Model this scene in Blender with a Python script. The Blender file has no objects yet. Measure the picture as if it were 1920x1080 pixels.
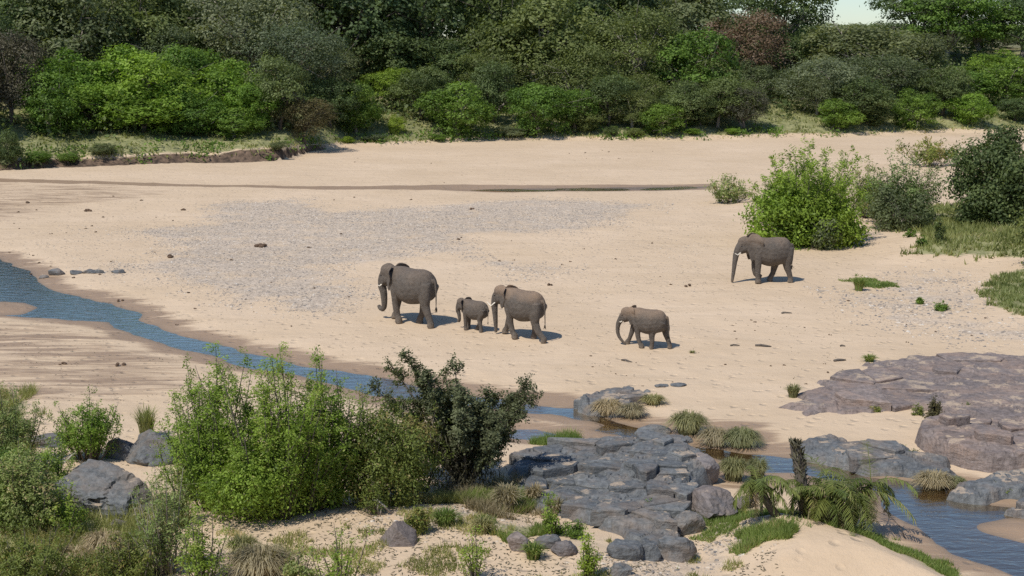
import bpy, bmesh, math, random
import numpy as np
from mathutils import Vector

S = bpy.context.scene
COL = S.collection
R = math.radians

# ---------------------------------------------------------------- camera, sky, sun, exposure
CAMZ, F, HOR = 13.0, 2500.0, 72.0
PITCH = math.atan((540 - HOR) / F)
cam = bpy.data.objects.new('camera', bpy.data.cameras.new('camera'))
COL.objects.link(cam)
cam.location = (0, 0, CAMZ)
cam.rotation_euler = (math.pi / 2 - PITCH, 0, 0)
cam.data.sensor_width = 36
cam.data.lens = F * 36 / 1920
cam.data.clip_start = 0.5
cam.data.clip_end = 8000
S.camera = cam

SUN_AZ = math.atan2(-0.66, -0.75)      # clockwise from +Y
SUN_EL = R(56)
w = bpy.data.worlds.new('World'); S.world = w; w.use_nodes = True
nt = w.node_tree
sky = nt.nodes.new('ShaderNodeTexSky'); sky.sky_type = 'NISHITA'; sky.sun_disc = False
sky.sun_elevation = SUN_EL; sky.sun_rotation = SUN_AZ
sky.altitude = 500; sky.air_density = 1.0; sky.dust_density = 0.3; sky.ozone_density = 1.5
bg = nt.nodes['Background']; bg.inputs['Strength'].default_value = 0.115
sc_ = nt.nodes.new('ShaderNodeMix'); sc_.data_type = 'RGBA'; sc_.blend_type = 'MULTIPLY'; sc_.inputs[0].default_value = 1; sc_.inputs[7].default_value = (.80, .90, 1.0, 1)
nt.links.new(sky.outputs[0], sc_.inputs[6]); nt.links.new(sc_.outputs[2], bg.inputs['Color'])
sl = bpy.data.lights.new('sun', 'SUN'); sl.energy = 3.9; sl.angle = R(0.5); sl.color = (1.0, 0.95, 0.87)
sun = bpy.data.objects.new('sun', sl); COL.objects.link(sun)
sd_ = Vector((math.sin(SUN_AZ) * math.cos(SUN_EL), math.cos(SUN_AZ) * math.cos(SUN_EL), math.sin(SUN_EL)))
sun.rotation_euler = (-sd_).to_track_quat('-Z', 'Y').to_euler()
S.view_settings.view_transform = 'Standard'; S.view_settings.look = 'None'
S.view_settings.exposure = 0.0; S.view_settings.gamma = 1.0; S.view_settings.use_curve_mapping = False
S.render.engine = 'CYCLES'
S.cycles.max_bounces = 7; S.cycles.diffuse_bounces = 4; S.cycles.transparent_max_bounces = 8
S.cycles.use_adaptive_sampling = True; S.cycles.use_denoising = False

# ---------------------------------------------------------------- helpers
def ray(px, py):
    u = (px - 960) / F; v = (540 - py) / F
    return Vector((u, math.cos(PITCH) + v * math.sin(PITCH), -math.sin(PITCH) + v * math.cos(PITCH)))
def at(px, py, z=0.0):
    d = ray(px, py); t = (z - CAMZ) / d.z
    return Vector((0, 0, CAMZ)) + d * t
def atdepth(px, py, Y):
    d = ray(px, py); return Vector((0, 0, CAMZ)) + d * (Y / d.y)
def P(pts, z=0.0):
    return np.array([[at(a, b, z).x, at(a, b, z).y] for a, b in pts])

def sdist(poly, x, y, reach=None):
    """signed distance to a polygon, negative inside"""
    x = np.asarray(x, float); y = np.asarray(y, float)
    sh = x.shape; x = x.ravel(); y = y.ravel()
    out = np.full(x.shape, 1e3)
    m = np.ones(x.shape, bool)
    if reach is not None:
        lo = poly.min(0) - reach; hi = poly.max(0) + reach
        m = (x > lo[0]) & (x < hi[0]) & (y > lo[1]) & (y < hi[1])
    xs = x[m]; ys = y[m]
    if xs.size:
        d2 = np.full(xs.shape, 1e12); ins = np.zeros(xs.shape, bool)
        n = len(poly)
        for i in range(n):
            ax, ay = poly[i]; bx, by = poly[(i + 1) % n]
            ex, ey = bx - ax, by - ay
            t = np.clip(((xs - ax) * ex + (ys - ay) * ey) / (ex * ex + ey * ey + 1e-12), 0, 1)
            d2 = np.minimum(d2, (xs - ax - t * ex) ** 2 + (ys - ay - t * ey) ** 2)
            if ay != by:
                c = ((ay > ys) != (by > ys)) & (xs < (bx - ax) * (ys - ay) / (by - ay) + ax)
                ins ^= c
        out[m] = np.where(ins, -1, 1) * np.sqrt(d2)
    return out.reshape(sh)

def _h(ix, iy, iz, seed):
    h = (ix * 374761393 + iy * 668265263 + iz * 83492791 + seed * 1442695041) & 0xffffffff
    h = ((h ^ (h >> 13)) * 1274126177) & 0xffffffff
    h = h ^ (h >> 16)
    return (h & 0xffffff) / float(0xffffff)
def vn(x, y, z=None, seed=0):
    x = np.asarray(x, float); y = np.asarray(y, float)
    z = np.zeros_like(x) if z is None else np.asarray(z, float)
    ix = np.floor(x).astype(np.int64); iy = np.floor(y).astype(np.int64); iz = np.floor(z).astype(np.int64)
    fx = x - ix; fy = y - iy; fz = z - iz
    fx = fx * fx * (3 - 2 * fx); fy = fy * fy * (3 - 2 * fy); fz = fz * fz * (3 - 2 * fz)
    def L(a, b, t): return a + (b - a) * t
    g = lambda a, b, c: _h(ix + a, iy + b, iz + c, seed)
    return L(L(L(g(0,0,0), g(1,0,0), fx), L(g(0,1,0), g(1,1,0), fx), fy),
             L(L(g(0,0,1), g(1,0,1), fx), L(g(0,1,1), g(1,1,1), fx), fy), fz)
def fbm(x, y, z=None, seed=0, o=4):
    s = 0; a = .5; t = 0
    for k in range(o):
        s = s + a * vn(x * 2 ** k + 17.3 * k, y * 2 ** k - 9.1 * k, None if z is None else z * 2 ** k, seed + k); t += a; a *= .5
    return s / t
def ss(a, b, x):
    t = np.clip((x - a) / (b - a), 0, 1); return t * t * (3 - 2 * t)

# ---------------------------------------------------------------- object bookkeeping
def mesh(name, V, Fc, mat=None, attrs=None, smooth=False):
    """Fc: (n,k) array or list of faces"""
    me = bpy.data.meshes.new(name)
    V = np.asarray(V, dtype=np.float32)
    if isinstance(Fc, np.ndarray):
        n, k = Fc.shape
        me.vertices.add(len(V)); me.vertices.foreach_set('co', V.ravel())
        me.loops.add(n * k); me.loops.foreach_set('vertex_index', Fc.astype(np.int32).ravel())
        me.polygons.add(n); me.polygons.foreach_set('loop_start', np.arange(0, n * k, k, dtype=np.int32))
        me.update(calc_edges=True)
    else:
        me.from_pydata([tuple(map(float, v)) for v in V], [], [tuple(map(int, f)) for f in Fc]); me.update()
    if attrs:
        for an, av in attrs.items():
            at_ = me.attributes.new(an, 'FLOAT', 'POINT'); at_.data.foreach_set('value', np.asarray(av, dtype=np.float32).ravel())
    if mat: me.materials.append(mat)
    me.polygons.foreach_set('use_smooth', np.full(len(me.polygons), bool(smooth)))
    return me
def ob(name, me, parent=None, loc=None):
    o = bpy.data.objects.new(name, me); COL.objects.link(o)
    if parent: o.parent = parent
    if loc is not None: o.location = loc
    return o
def tag(o, label=None, cat=None, group=None, kind=None):
    if label: o['label'] = label
    if cat: o['category'] = cat
    if group: o['group'] = group
    if kind: o['kind'] = kind
    return o
def empty(name, loc, label, cat, group=None, rz=0.0):
    o = bpy.data.objects.new(name, None); COL.objects.link(o)
    o.location = loc; o.rotation_euler = (0, 0, rz); o.empty_display_size = .2
    return tag(o, label, cat, group)
def setmat(o, mat):
    o.material_slots[0].link = 'OBJECT'; o.material_slots[0].material = mat

class MB:
    def __init__(s): s.v = []; s.f = []; s.n = 0
    def add(s, V, Fc):
        V = np.asarray(V, float); s.v.append(V)
        for f in Fc: s.f.append(tuple(int(i) + s.n for i in f))
        s.n += len(V)
    def tube(s, pts, rad, n=6, cap=True, rad2=None):
        pts = [Vector(p) for p in pts]; V = []; Fc = []
        up = Vector((0, 0, 1)); prev = None
        for i, p in enumerate(pts):
            d = (pts[min(i + 1, len(pts) - 1)] - pts[max(i - 1, 0)]).normalized()
            if prev is None:
                a = Vector((0, 1, 0)) if abs(d.y) < .9 else Vector((1, 0, 0))
            else: a = prev
            a = (a - d * a.dot(d)).normalized(); prev = a
            b = d.cross(a)
            r1 = rad[i]; r2 = (rad2[i] if rad2 else rad[i])
            for k in range(n):
                t = 2 * math.pi * k / n
                V.append(p + a * (math.cos(t) * r1) + b * (math.sin(t) * r2))
        m = len(pts)
        for i in range(m - 1):
            for k in range(n):
                Fc.append((i * n + k, i * n + (k + 1) % n, (i + 1) * n + (k + 1) % n, (i + 1) * n + k))
        if cap:
            Fc.append(tuple(range(n - 1, -1, -1))); Fc.append(tuple((m - 1) * n + k for k in range(n)))
        s.add([tuple(v) for v in V], Fc)
    def build(s, name, mat, smooth=True):
        return mesh(name, np.concatenate(s.v), s.f, mat, smooth=smooth)

# ---------------------------------------------------------------- materials
def mat(name):
    m = bpy.data.materials.new(name); m.use_nodes = True
    n = m.node_tree.nodes; l = m.node_tree.links
    return m, n, l, n['Principled BSDF']
def N(n, t, **kw):
    x = n.new(t)
    for k, v in kw.items():
        if k in x.bl_rna.properties: setattr(x, k, v)
        else: x.inputs[k].default_value = v
    return x
def mixc(n, l, fac, a, b, mode='MIX'):
    x = n.new('ShaderNodeMix'); x.data_type = 'RGBA'; x.blend_type = mode
    for s_, v in ((0, fac), (6, a), (7, b)):
        if hasattr(v, 'is_output'): l.new(v, x.inputs[s_])
        else: x.inputs[s_].default_value = v if s_ == 0 else (*v, 1) if len(v) == 3 else v
    return x.outputs[2]
def noise(n, l, scale, detail=4, rough=.55, vec=None, dist=0.0):
    x = n.new('ShaderNodeTexNoise'); x.inputs['Scale'].default_value = scale; x.inputs['Detail'].default_value = detail
    x.inputs['Roughness'].default_value = rough; x.inputs['Distortion'].default_value = dist
    if vec is not None: l.new(vec, x.inputs['Vector'])
    return x.outputs['Fac']
def ramp(n, l, fac, a, b, c0=(0, 0, 0), c1=(1, 1, 1)):
    x = n.new('ShaderNodeValToRGB'); e = x.color_ramp.elements
    e[0].position = a; e[1].position = b; e[0].color = (*c0, 1); e[1].color = (*c1, 1)
    l.new(fac, x.inputs[0]); return x.outputs[0]
def math_(n, l, op, a, b=None, clamp=False):
    x = n.new('ShaderNodeMath'); x.operation = op; x.use_clamp = clamp
    for i, v in enumerate((a, b)):
        if v is None: continue
        if hasattr(v, 'is_output'): l.new(v, x.inputs[i])
        else: x.inputs[i].default_value = v
    return x.outputs[0]
def attr(n, name):
    x = n.new('ShaderNodeAttribute'); x.attribute_name = name; return x.outputs['Fac']
def pos(n): return n.new('ShaderNodeNewGeometry').outputs['Position']
def mapping(n, l, vec, scale=(1, 1, 1), rot=(0, 0, 0)):
    x = n.new('ShaderNodeMapping'); l.new(vec, x.inputs[0]); x.inputs['Scale'].default_value = scale; x.inputs['Rotation'].default_value = rot
    return x.outputs[0]
def bump(n, l, h, strength, dist, bsdf, prev=None):
    x = n.new('ShaderNodeBump'); x.inputs['Strength'].default_value = strength; x.inputs['Distance'].default_value = dist
    l.new(h, x.inputs['Height'])
    if prev is not None: l.new(prev, x.inputs['Normal'])
    l.new(x.outputs[0], bsdf.inputs['Normal']); return x.outputs[0]

def leafmat(name, dark, light, trans=.38, rough=.5, odd=None):
    m, n, l, b = mat(name)
    t = attr(n, 'tint')
    nz = noise(n, l, .9, 3, .6, pos(n))
    f = math_(n, l, 'ADD', math_(n, l, 'MULTIPLY', t, .75), math_(n, l, 'SUBTRACT', math_(n, l, 'MULTIPLY', nz, .9), .32), True)
    c = mixc(n, l, f, dark, light)
    if odd:
        o = ramp(n, l, t, .90, .97); c = mixc(n, l, o, c, odd)
    # per-object shift so copies of one tree differ a little
    oi = n.new('ShaderNodeObjectInfo').outputs['Random']
    c = mixc(n, l, 1.0, c, ramp(n, l, oi, 0, 1, (.80, .86, .86), (1.12, 1.06, 1.0)), 'MULTIPLY')
    l.new(c, b.inputs['Base Color']); b.inputs['Roughness'].default_value = rough; b.inputs['Specular IOR Level'].default_value = .2
    tr = n.new('ShaderNodeBsdfTranslucent'); l.new(mixc(n, l, 1.0, c, (1.45, 1.5, .75), 'MULTIPLY'), tr.inputs[0])
    mx = n.new('ShaderNodeMixShader'); mx.inputs[0].default_value = trans
    l.new(b.outputs[0], mx.inputs[1]); l.new(tr.outputs[0], mx.inputs[2])
    l.new(mx.outputs[0], n['Material Output'].inputs[0])
    return m

M = {}
M['dark'] = leafmat('leaf dark green', (.045, .070, .026), (.20, .255, .10))
M['dark2'] = leafmat('leaf deep blue green', (.042, .068, .030), (.175, .235, .10))
M['olive'] = leafmat('leaf olive', (.065, .088, .026), (.28, .32, .115))
M['grey'] = leafmat('leaf grey green', (.075, .096, .052), (.28, .315, .185))
M['greyd'] = leafmat('leaf dull grey green', (.062, .082, .036), (.25, .285, .14))
M['bright'] = leafmat('leaf bright green', (.065, .118, .015), (.31, .46, .08), .4)
M['mid'] = leafmat('leaf mid green', (.045, .090, .016), (.23, .35, .07), .38)
M['lime'] = leafmat('leaf lime green', (.080, .130, .014), (.36, .48, .075), .35)
M['fgreen'] = leafmat('leaf fresh willow green', (.085, .140, .018), (.36, .50, .085), .35, odd=(.34, .36, .11))
M['pale'] = leafmat('leaf pale green', (.10, .14, .042), (.34, .42, .15), .3, odd=(.38, .33, .18))
M['brown'] = leafmat('leaf brown olive', (.045, .042, .018), (.165, .145, .065), .15)
M['greybrown'] = leafmat('leaf grey brown', (.045, .042, .028), (.15, .14, .09), .15)
M['red'] = leafmat('leaf dry red brown', (.085, .058, .036), (.27, .185, .12), .2, odd=(.14, .17, .08))
M['fdark'] = leafmat('leaf blackish green', (.055, .066, .034), (.22, .245, .13), .3, .5)
M['yolive'] = leafmat('leaf yellow olive', (.070, .095, .020), (.30, .35, .09), .3, odd=(.30, .24, .09))
M['palm'] = leafmat('palm green', (.065, .09, .02), (.26, .30, .09), .3, odd=(.38, .32, .17))
M['palmdry'] = leafmat('dry palm leaf', (.14, .10, .055), (.44, .36, .23), .2)
M['straw'] = leafmat('straw', (.20, .155, .09), (.55, .46, .30), .25)
M['strawg'] = leafmat('straw and green', (.12, .13, .05), (.42, .40, .21), .3)
M['grassg'] = leafmat('green grass', (.085, .135, .03), (.29, .37, .11), .35, odd=(.44, .39, .2))
M['grassy'] = leafmat('yellow green grass', (.14, .165, .05), (.40, .41, .17), .35, odd=(.50, .44, .26))

def bark(name, a, b_):
    m, n, l, b = mat(name)
    nz = noise(n, l, 5, 5, .6, mapping(n, l, pos(n), (1, 1, .25)))
    l.new(ramp(n, l, nz, .3, .7, a, b_), b.inputs['Base Color']); b.inputs['Roughness'].default_value = .85
    bump(n, l, nz, .5, .05, b); return m
M['bark'] = bark('grey brown bark', (.05, .042, .034), (.16, .135, .11))
M['barkp'] = bark('pale bark', (.16, .14, .11), (.36, .32, .27))
M['wood'] = bark('bleached driftwood', (.28, .25, .22), (.55, .51, .46))

# ground
def ground_mat():
    m, n, l, b = mat('river sand')
    p = pos(n)
    big = noise(n, l, .09, 4, .6, p)
    med = noise(n, l, .8, 5, .6, p)
    st = noise(n, l, 1.0, 5, .62, mapping(n, l, p, (.16, .9, 1)), .6)
    fine = noise(n, l, 22, 4, .7, p)
    c = ramp(n, l, big, .32, .68, (.58, .437, .29), (.67, .515, .36))
    c = mixc(n, l, math_(n, l, 'MULTIPLY', ramp(n, l, med, .35, .7), .22), c, (.50, .375, .25))
    c = mixc(n, l, math_(n, l, 'MULTIPLY', ramp(n, l, st, .5, .66), .30), c, (.50, .37, .235))
    c = mixc(n, l, math_(n, l, 'MULTIPLY', ramp(n, l, fine, .60, .75), .35), c, (.36, .27, .19))
    # scattered dark specks
    vo = n.new('ShaderNodeTexVoronoi'); vo.inputs['Scale'].default_value = 1.6; l.new(p, vo.inputs['Vector'])
    sp = ramp(n, l, vo.outputs['Distance'], .045, .07, (1, 1, 1), (0, 0, 0))
    c = mixc(n, l, math_(n, l, 'MULTIPLY', sp, .5), c, (.22, .15, .10))
    # gravel underlay
    g = attr(n, 'gravel')
    vg = n.new('ShaderNodeTexVoronoi'); vg.inputs['Scale'].default_value = 7.0; l.new(p, vg.inputs['Vector'])
    gc = ramp(n, l, vg.outputs['Color'], .15, .9, (.26, .23, .20), (.62, .53, .44))
    gn = math_(n, l, 'ADD', g, math_(n, l, 'SUBTRACT', math_(n, l, 'MULTIPLY', noise(n, l, .55, 5, .65, p), 1.6), .95))
    gf = ramp(n, l, gn, .35, .7)
    c = mixc(n, l, math_(n, l, 'MULTIPLY', gf, .62), c, gc)
    # soil of the cut bank
    s_ = attr(n, 'soil')
    sc = ramp(n, l, noise(n, l, 1.6, 6, .65, mapping(n, l, p, (1, 1, .5))), .35, .65, (.035, .025, .018), (.20, .135, .09))
    sf = ramp(n, l, math_(n, l, 'ADD', s_, math_(n, l, 'SUBTRACT', noise(n, l, .7, 5, .6, p), .5)), .4, .62)
    c = mixc(n, l, sf, c, sc)
    # litter under the trees
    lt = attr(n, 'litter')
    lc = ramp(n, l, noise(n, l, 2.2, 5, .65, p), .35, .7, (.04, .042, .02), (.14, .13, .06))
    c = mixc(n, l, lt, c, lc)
    # thin grass tint
    gr = attr(n, 'grass')
    grc = ramp(n, l, noise(n, l, 1.1, 6, .7, p), .32, .68, (.11, .135, .045), (.34, .33, .155))
    gg = ramp(n, l, math_(n, l, 'ADD', gr, math_(n, l, 'SUBTRACT', noise(n, l, .8, 5, .65, p), .5)), .38, .62)
    c = mixc(n, l, math_(n, l, 'MULTIPLY', gg, .9), c, grc)
    # damp sand
    wt = attr(n, 'wet')
    s2 = noise(n, l, 1.0, 4, .6, mapping(n, l, p, (.30, 2.4, 1), (0, 0, .06)), .8)
    wn = math_(n, l, 'ADD', wt, math_(n, l, 'SUBTRACT', math_(n, l, 'ADD', math_(n, l, 'MULTIPLY', st, .9), math_(n, l, 'MULTIPLY', s2, 1.1)), .99))
    wf = ramp(n, l, wn, .32, .62)
    c = mixc(n, l, math_(n, l, 'MULTIPLY', wf, .85), c, (.30, .20, .125))
    bed = attr(n, 'bed')
    c = mixc(n, l, bed, c, (.17, .135, .10))
    l.new(c, b.inputs['Base Color'])
    l.new(ramp(n, l, wf, 0, 1, (.9, .9, .9), (.45, .45, .45)), b.inputs['Roughness'])
    b.inputs['Specular IOR Level'].default_value = .3
    # hoof prints and ripples
    v2 = n.new('ShaderNodeTexVoronoi'); v2.inputs['Scale'].default_value = 1.5; l.new(mapping(n, l, p, (1, 1, .1)), v2.inputs['Vector'])
    prints = ramp(n, l, v2.outputs['Distance'], .10, .26)
    h1 = bump(n, l, med, .5, .22, b)
    h2 = bump(n, l, fine, .5, .03, b, h1)
    h3 = bump(n, l, st, .35, .12, b, h2)
    bump(n, l, prints, .7, .08, b, h3)
    return m
M['ground'] = ground_mat()

def rock_mat(name, a, b_, tint, warm=.35):
    m, n, l, b = mat(name)
    p = pos(n)
    n1 = noise(n, l, .8, 6, .65, p, .4); n2 = noise(n, l, 6, 6, .7, p); n3 = noise(n, l, 3, 4, .6, mapping(n, l, p, (1, 1, 5), (0.15, .1, .4)))
    c = ramp(n, l, n2, .3, .7, a, b_)
    c = mixc(n, l, math_(n, l, 'MULTIPLY', ramp(n, l, n1, .46, .62), warm), c, tint)
    c = mixc(n, l, math_(n, l, 'MULTIPLY', ramp(n, l, n3, .52, .6), .3), c, tuple(x * .55 for x in a))
    tn = attr(n, 'tone')
    c = mixc(n, l, 1.0, c, ramp(n, l, tn, 0, 1, (.72, .74, .78), (1.22, 1.2, 1.18)), 'MULTIPLY')
    sep = n.new('ShaderNodeSeparateXYZ'); l.new(p, sep.inputs[0])
    wl = math_(n, l, 'ADD', sep.outputs[2], math_(n, l, 'MULTIPLY', noise(n, l, 3, 2, .5, p), .03))
    wb = math_(n, l, 'MULTIPLY', ramp(n, l, wl, -.02, .0), ramp(n, l, wl, .035, .05, (1, 1, 1), (0, 0, 0)))
    sd = n.new('ShaderNodeValToRGB')
    # sand caught in the hollows: facing up and noise
    nrm = n.new('ShaderNodeNewGeometry'); sx = n.new('ShaderNodeSeparateXYZ'); l.new(nrm.outputs['Normal'], sx.inputs[0])
    up = ramp(n, l, sx.outputs[2], .93, .985)
    sm = math_(n, l, 'MULTIPLY', up, ramp(n, l, noise(n, l, .9, 6, .7, p), .545, .60))
    c = mixc(n, l, math_(n, l, 'MULTIPLY', sm, .7), c, (.52, .40, .28))
    l.new(c, b.inputs['Base Color']); b.inputs['Roughness'].default_value = .72
    b.inputs['Specular IOR Level'].default_value = .4
    h = bump(n, l, n1, .6, .25, b); h = bump(n, l, n2, .65, .06, b, h); bump(n, l, n3, .45, .05, b, h)
    return m
M['rock'] = rock_mat('blue grey rock', (.078, .084, .086), (.205, .213, .213), (.225, .175, .135), .6)
M['rockp'] = rock_mat('purple grey rock', (.135, .110, .098), (.30, .245, .22), (.33, .235, .18), .6)
M['rockb'] = rock_mat('brown grey rock', (.125, .105, .095), (.27, .225, .20), (.16, .165, .18), .5)

m, n, l, b = mat('pebble'); M['pebble'] = m
tn = attr(n, 'tint'); x = n.new('ShaderNodeValToRGB'); e = x.color_ramp.elements
e[0].position = 0; e[0].color = (.15, .14, .135, 1); e[1].position = 1; e[1].color = (.60, .55, .48, 1)
for q, c_ in ((.3, (.30, .25, .20, 1)), (.6, (.43, .35, .265, 1)), (.85, (.52, .42, .31, 1))):
    k = x.color_ramp.elements.new(q); k.color = c_
l.new(tn, x.inputs[0]); l.new(x.outputs[0], b.inputs['Base Color']); b.inputs['Roughness'].default_value = .7

m, n, l, b = mat('dung'); M['dung'] = m
p = pos(n); nz = noise(n, l, 14, 4, .7, p)
l.new(ramp(n, l, nz, .3, .7, (.05, .032, .02), (.21, .135, .085)), b.inputs['Base Color']); b.inputs['Roughness'].default_value = .95
bump(n, l, nz, .8, .05, b)

# water: Fresnel mix of mirror and tinted clear
m = bpy.data.materials.new('river water'); m.use_nodes = True; M['water'] = m
n = m.node_tree.nodes; l = m.node_tree.links; n.remove(n['Principled BSDF'])
p = pos(n)
n1 = noise(n, l, 1.0, 4, .6, mapping(n, l, p, (1.2, 3.2, 1), (0, 0, .25)), .6)
n2 = noise(n, l, 1.0, 3, .6, mapping(n, l, p, (5, 11, 1), (0, 0, .2)))
bp = n.new('ShaderNodeBump'); bp.inputs['Strength'].default_value = .35; bp.inputs['Distance'].default_value = .06; l.new(n1, bp.inputs['Height'])
bq = n.new('ShaderNodeBump'); bq.inputs['Strength'].default_value = .15; bq.inputs['Distance'].default_value = .02; l.new(n2, bq.inputs['Height']); l.new(bp.outputs[0], bq.inputs['Normal'])
gl = n.new('ShaderNodeBsdfGlossy'); gl.inputs['Roughness'].default_value = .10; gl.inputs['Color'].default_value = (1, .92, .78, 1); l.new(bq.outputs[0], gl.inputs['Normal'])
tr = n.new('ShaderNodeBsdfTransparent'); tr.inputs[0].default_value = (.70, .62, .52, 1)
fr = n.new('ShaderNodeFresnel'); fr.inputs[0].default_value = 1.5; l.new(bq.outputs[0], fr.inputs['Normal'])
mx = n.new('ShaderNodeMixShader'); l.new(math_(n, l, 'MULTIPLY', fr.outputs[0], 3.0, True), mx.inputs[0]); l.new(tr.outputs[0], mx.inputs[1]); l.new(gl.outputs[0], mx.inputs[2])
l.new(mx.outputs[0], n['Material Output'].inputs[0])

def hide_mat(name, dust):
    m, n, l, b = mat(name)
    tc = n.new('ShaderNodeTexCoord')
    nz = noise(n, l, 7, 5, .6, tc.outputs['Object']); w1 = noise(n, l, 30, 5, .7, tc.outputs['Object'], 1.0)
    c = ramp(n, l, nz, .3, .7, (.102, .087, .073), (.162, .138, .115))
    c = mixc(n, l, math_(n, l, 'MULTIPLY', ramp(n, l, w1, .45, .7), .3), c, (.070, .059, .050))
    sep = n.new('ShaderNodeSeparateXYZ'); l.new(tc.outputs['Generated'], sep.inputs[0])
    f = math_(n, l, 'ADD', sep.outputs[2], math_(n, l, 'MULTIPLY', math_(n, l, 'SUBTRACT', noise(n, l, .9, 3, .5, tc.outputs['Object']), .5), .45))
    c = mixc(n, l, math_(n, l, 'MULTIPLY', ramp(n, l, f, .72, .95), dust), c, (.33, .23, .155))
    lowd = ramp(n, l, sep.outputs[2], .02, .14, (1, 1, 1), (0, 0, 0))
    c = mixc(n, l, math_(n, l, 'MULTIPLY', lowd, .45), c, (.30, .235, .17))
    l.new(c, b.inputs['Base Color']); b.inputs['Roughness'].default_value = .8; b.inputs['Specular IOR Level'].default_value = .25
    vz = n.new('ShaderNodeTexVoronoi'); vz.feature = 'DISTANCE_TO_EDGE'; vz.inputs['Scale'].default_value = 16; l.new(mapping(n, l, tc.outputs['Object'], (1, 1, .6)), vz.inputs['Vector'])
    h = bump(n, l, nz, .5, .12, b); h = bump(n, l, w1, .8, .04, b, h); bump(n, l, ramp(n, l, vz.outputs['Distance'], 0, .12), .35, .02, b, h)
    return m
m, n, l, b = mat('ivory'); b.inputs['Base Color'].default_value = (.78, .72, .60, 1); b.inputs['Roughness'].default_value = .4; M['ivory'] = m
m, n, l, b = mat('eye'); b.inputs['Base Color'].default_value = (.012, .009, .007, 1); b.inputs['Roughness'].default_value = .15; M['eye'] = m
m, n, l, b = mat('tail hair'); b.inputs['Base Color'].default_value = (.02, .018, .016, 1); b.inputs['Roughness'].default_value = .7; M['hair'] = m
m, n, l, b = mat('toenail'); b.inputs['Base Color'].default_value = (.26, .21, .16, 1); b.inputs['Roughness'].default_value = .6; M['nail'] = m
# ---------------------------------------------------------------- layout of the valley floor
BANK = P([(-500,345),(-200,335),(0,325),(100,318),(250,312),(400,308),(520,304),(575,290),(640,280),(760,276),(860,270),(960,267),(1100,267),(1250,266),(1440,262),(1600,259),(1700,255),(1850,251),(1920,249),(2300,244)])
def bankb(x, y):
    return y - np.interp(x, BANK[:, 0], BANK[:, 1]) + (fbm(x / 5, y * 0 + 3, seed=5) - .5) * 3.0
RIVER = P([(-300,440),(-100,465),(0,483),(45,500),(70,515),(85,530),(105,541),(150,554),(215,568),(262,588),(285,605),(340,625),(400,641),(450,655),(510,667),
 (600,688),(700,704),(760,715),(900,742),(985,755),(1080,764),(1130,778),(1190,797),(1290,828),(1360,838),(1440,848),(1490,852),(1560,866),(1625,890),(1700,898),
 (1770,903),(1800,925),(1860,948),(1930,952),(2200,985),(2300,1180),(2000,1150),(1900,1085),(1850,1060),(1800,1040),(1745,1018),(1700,975),(1640,938),(1600,905),
 (1560,900),(1480,888),(1420,886),(1370,868),(1290,852),(1240,838),(1160,815),(1110,806),(1125,796),(1060,782),(985,772),(900,764),(760,752),(700,742),(620,724),(560,706),(460,688),
 (385,667),(340,656),(290,640),(235,620),(195,606),(130,600),(60,596),(0,590),(-300,560)])
BAR_L = P([(0,568),(30,570),(50,577),(30,586),(-60,588),(-60,570)])
BAR_R = P([(1868,990),(1910,982),(2100,990),(2100,1012),(1930,1006)])
BRANCH = P([(960,800),(1010,800),(1060,812),(1090,820),(1000,828),(930,822)])
CHAN = P([(880,356),(960,353),(1080,352),(1200,350),(1330,349),(1345,352),(1250,355),(1080,357),(960,358)])
MR = P([(1655,470),(1700,440),(1660,418),(1750,395),(1800,370),(1800,330),(1830,300),(2200,250),(2300,560),(1960,590),(1920,560),(1880,500),(1700,492)])
MB2 = P([(1385,395),(1420,360),(1600,345),(1740,360),(1745,405),(1650,440),(1590,462),(1500,468),(1420,440)])
MOUND = P([(1380,1010),(1450,990),(1560,1010),(1660,1050),(1750,1110),(1400,1130),(1390,1060)])
FORE = P([(-400,930),(0,900),(200,900),(330,960),(500,945),(700,945),(900,950),(960,985),(1130,1010),(1300,1075),(1400,1130),(1300,1300),(-500,1300)])
GRAV = P([(360,388),(560,376),(640,398),(830,386),(1000,372),(1240,386),(1200,402),(1090,440),(880,446),(900,485),(1070,508),(1000,528),(840,480),(640,505),(700,560),(620,604),(500,585),(330,540),(235,508),(330,470),(230,436),(380,420)])
GRAV2 = P([(1540,545),(1600,553),(1700,508),(1800,518),(1870,570),(1810,600),(1990,620),(1990,665),(1750,640),(1640,620)])
GRAV3 = P([(1640,420),(1700,395),(1740,410),(1700,435),(1650,440)])
GRAV4 = P([(780,985),(900,960),(940,1000),(900,1040),(760,1060),(720,1020)])
GRAV5 = P([(1300,1000),(1370,1030),(1400,1080),(1330,1140),(1150,1140),(1130,1070),(1290,1060)])
GR = [P(q) for q in ([(1650,425),(1760,400),(1990,400),(1990,505),(1850,498),(1700,492),(1740,465)],
 [(1590,532),(1610,525),(1680,535),(1690,545),(1620,545)], [(1835,545),(1880,525),(1990,500),(1990,605),(1900,600),(1850,575)],
 [(1300,975),(1400,950),(1500,990),(1640,1010),(1760,1060),(1800,1100),(1600,1050),(1440,995),(1380,1010),(1330,1040)],
 [(840,950),(990,940),(1000,985),(880,965)], [(1010,835),(1080,820),(1095,835),(1040,848)], [(-200,760),(60,740),(60,900),(330,960),(330,1160),(-300,1160)],
 [(690,985),(860,950),(900,975),(780,975)], [(900,1010),(1060,1005),(1090,1040),(950,1050)])]
WET = P([(-300,602),(0,604),(130,612),(240,640),(390,690),(380,745),(0,775),(-300,760)])
WET2 = P([(-400,345),(0,348),(250,352),(330,365),(160,392),(0,425),(-400,440)])
WET3 = P([(-300,344),(0,343),(300,350),(600,358),(900,360),(1340,358),(1340,346),(880,350),(400,353),(200,345),(0,338),(-300,338)])
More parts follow.
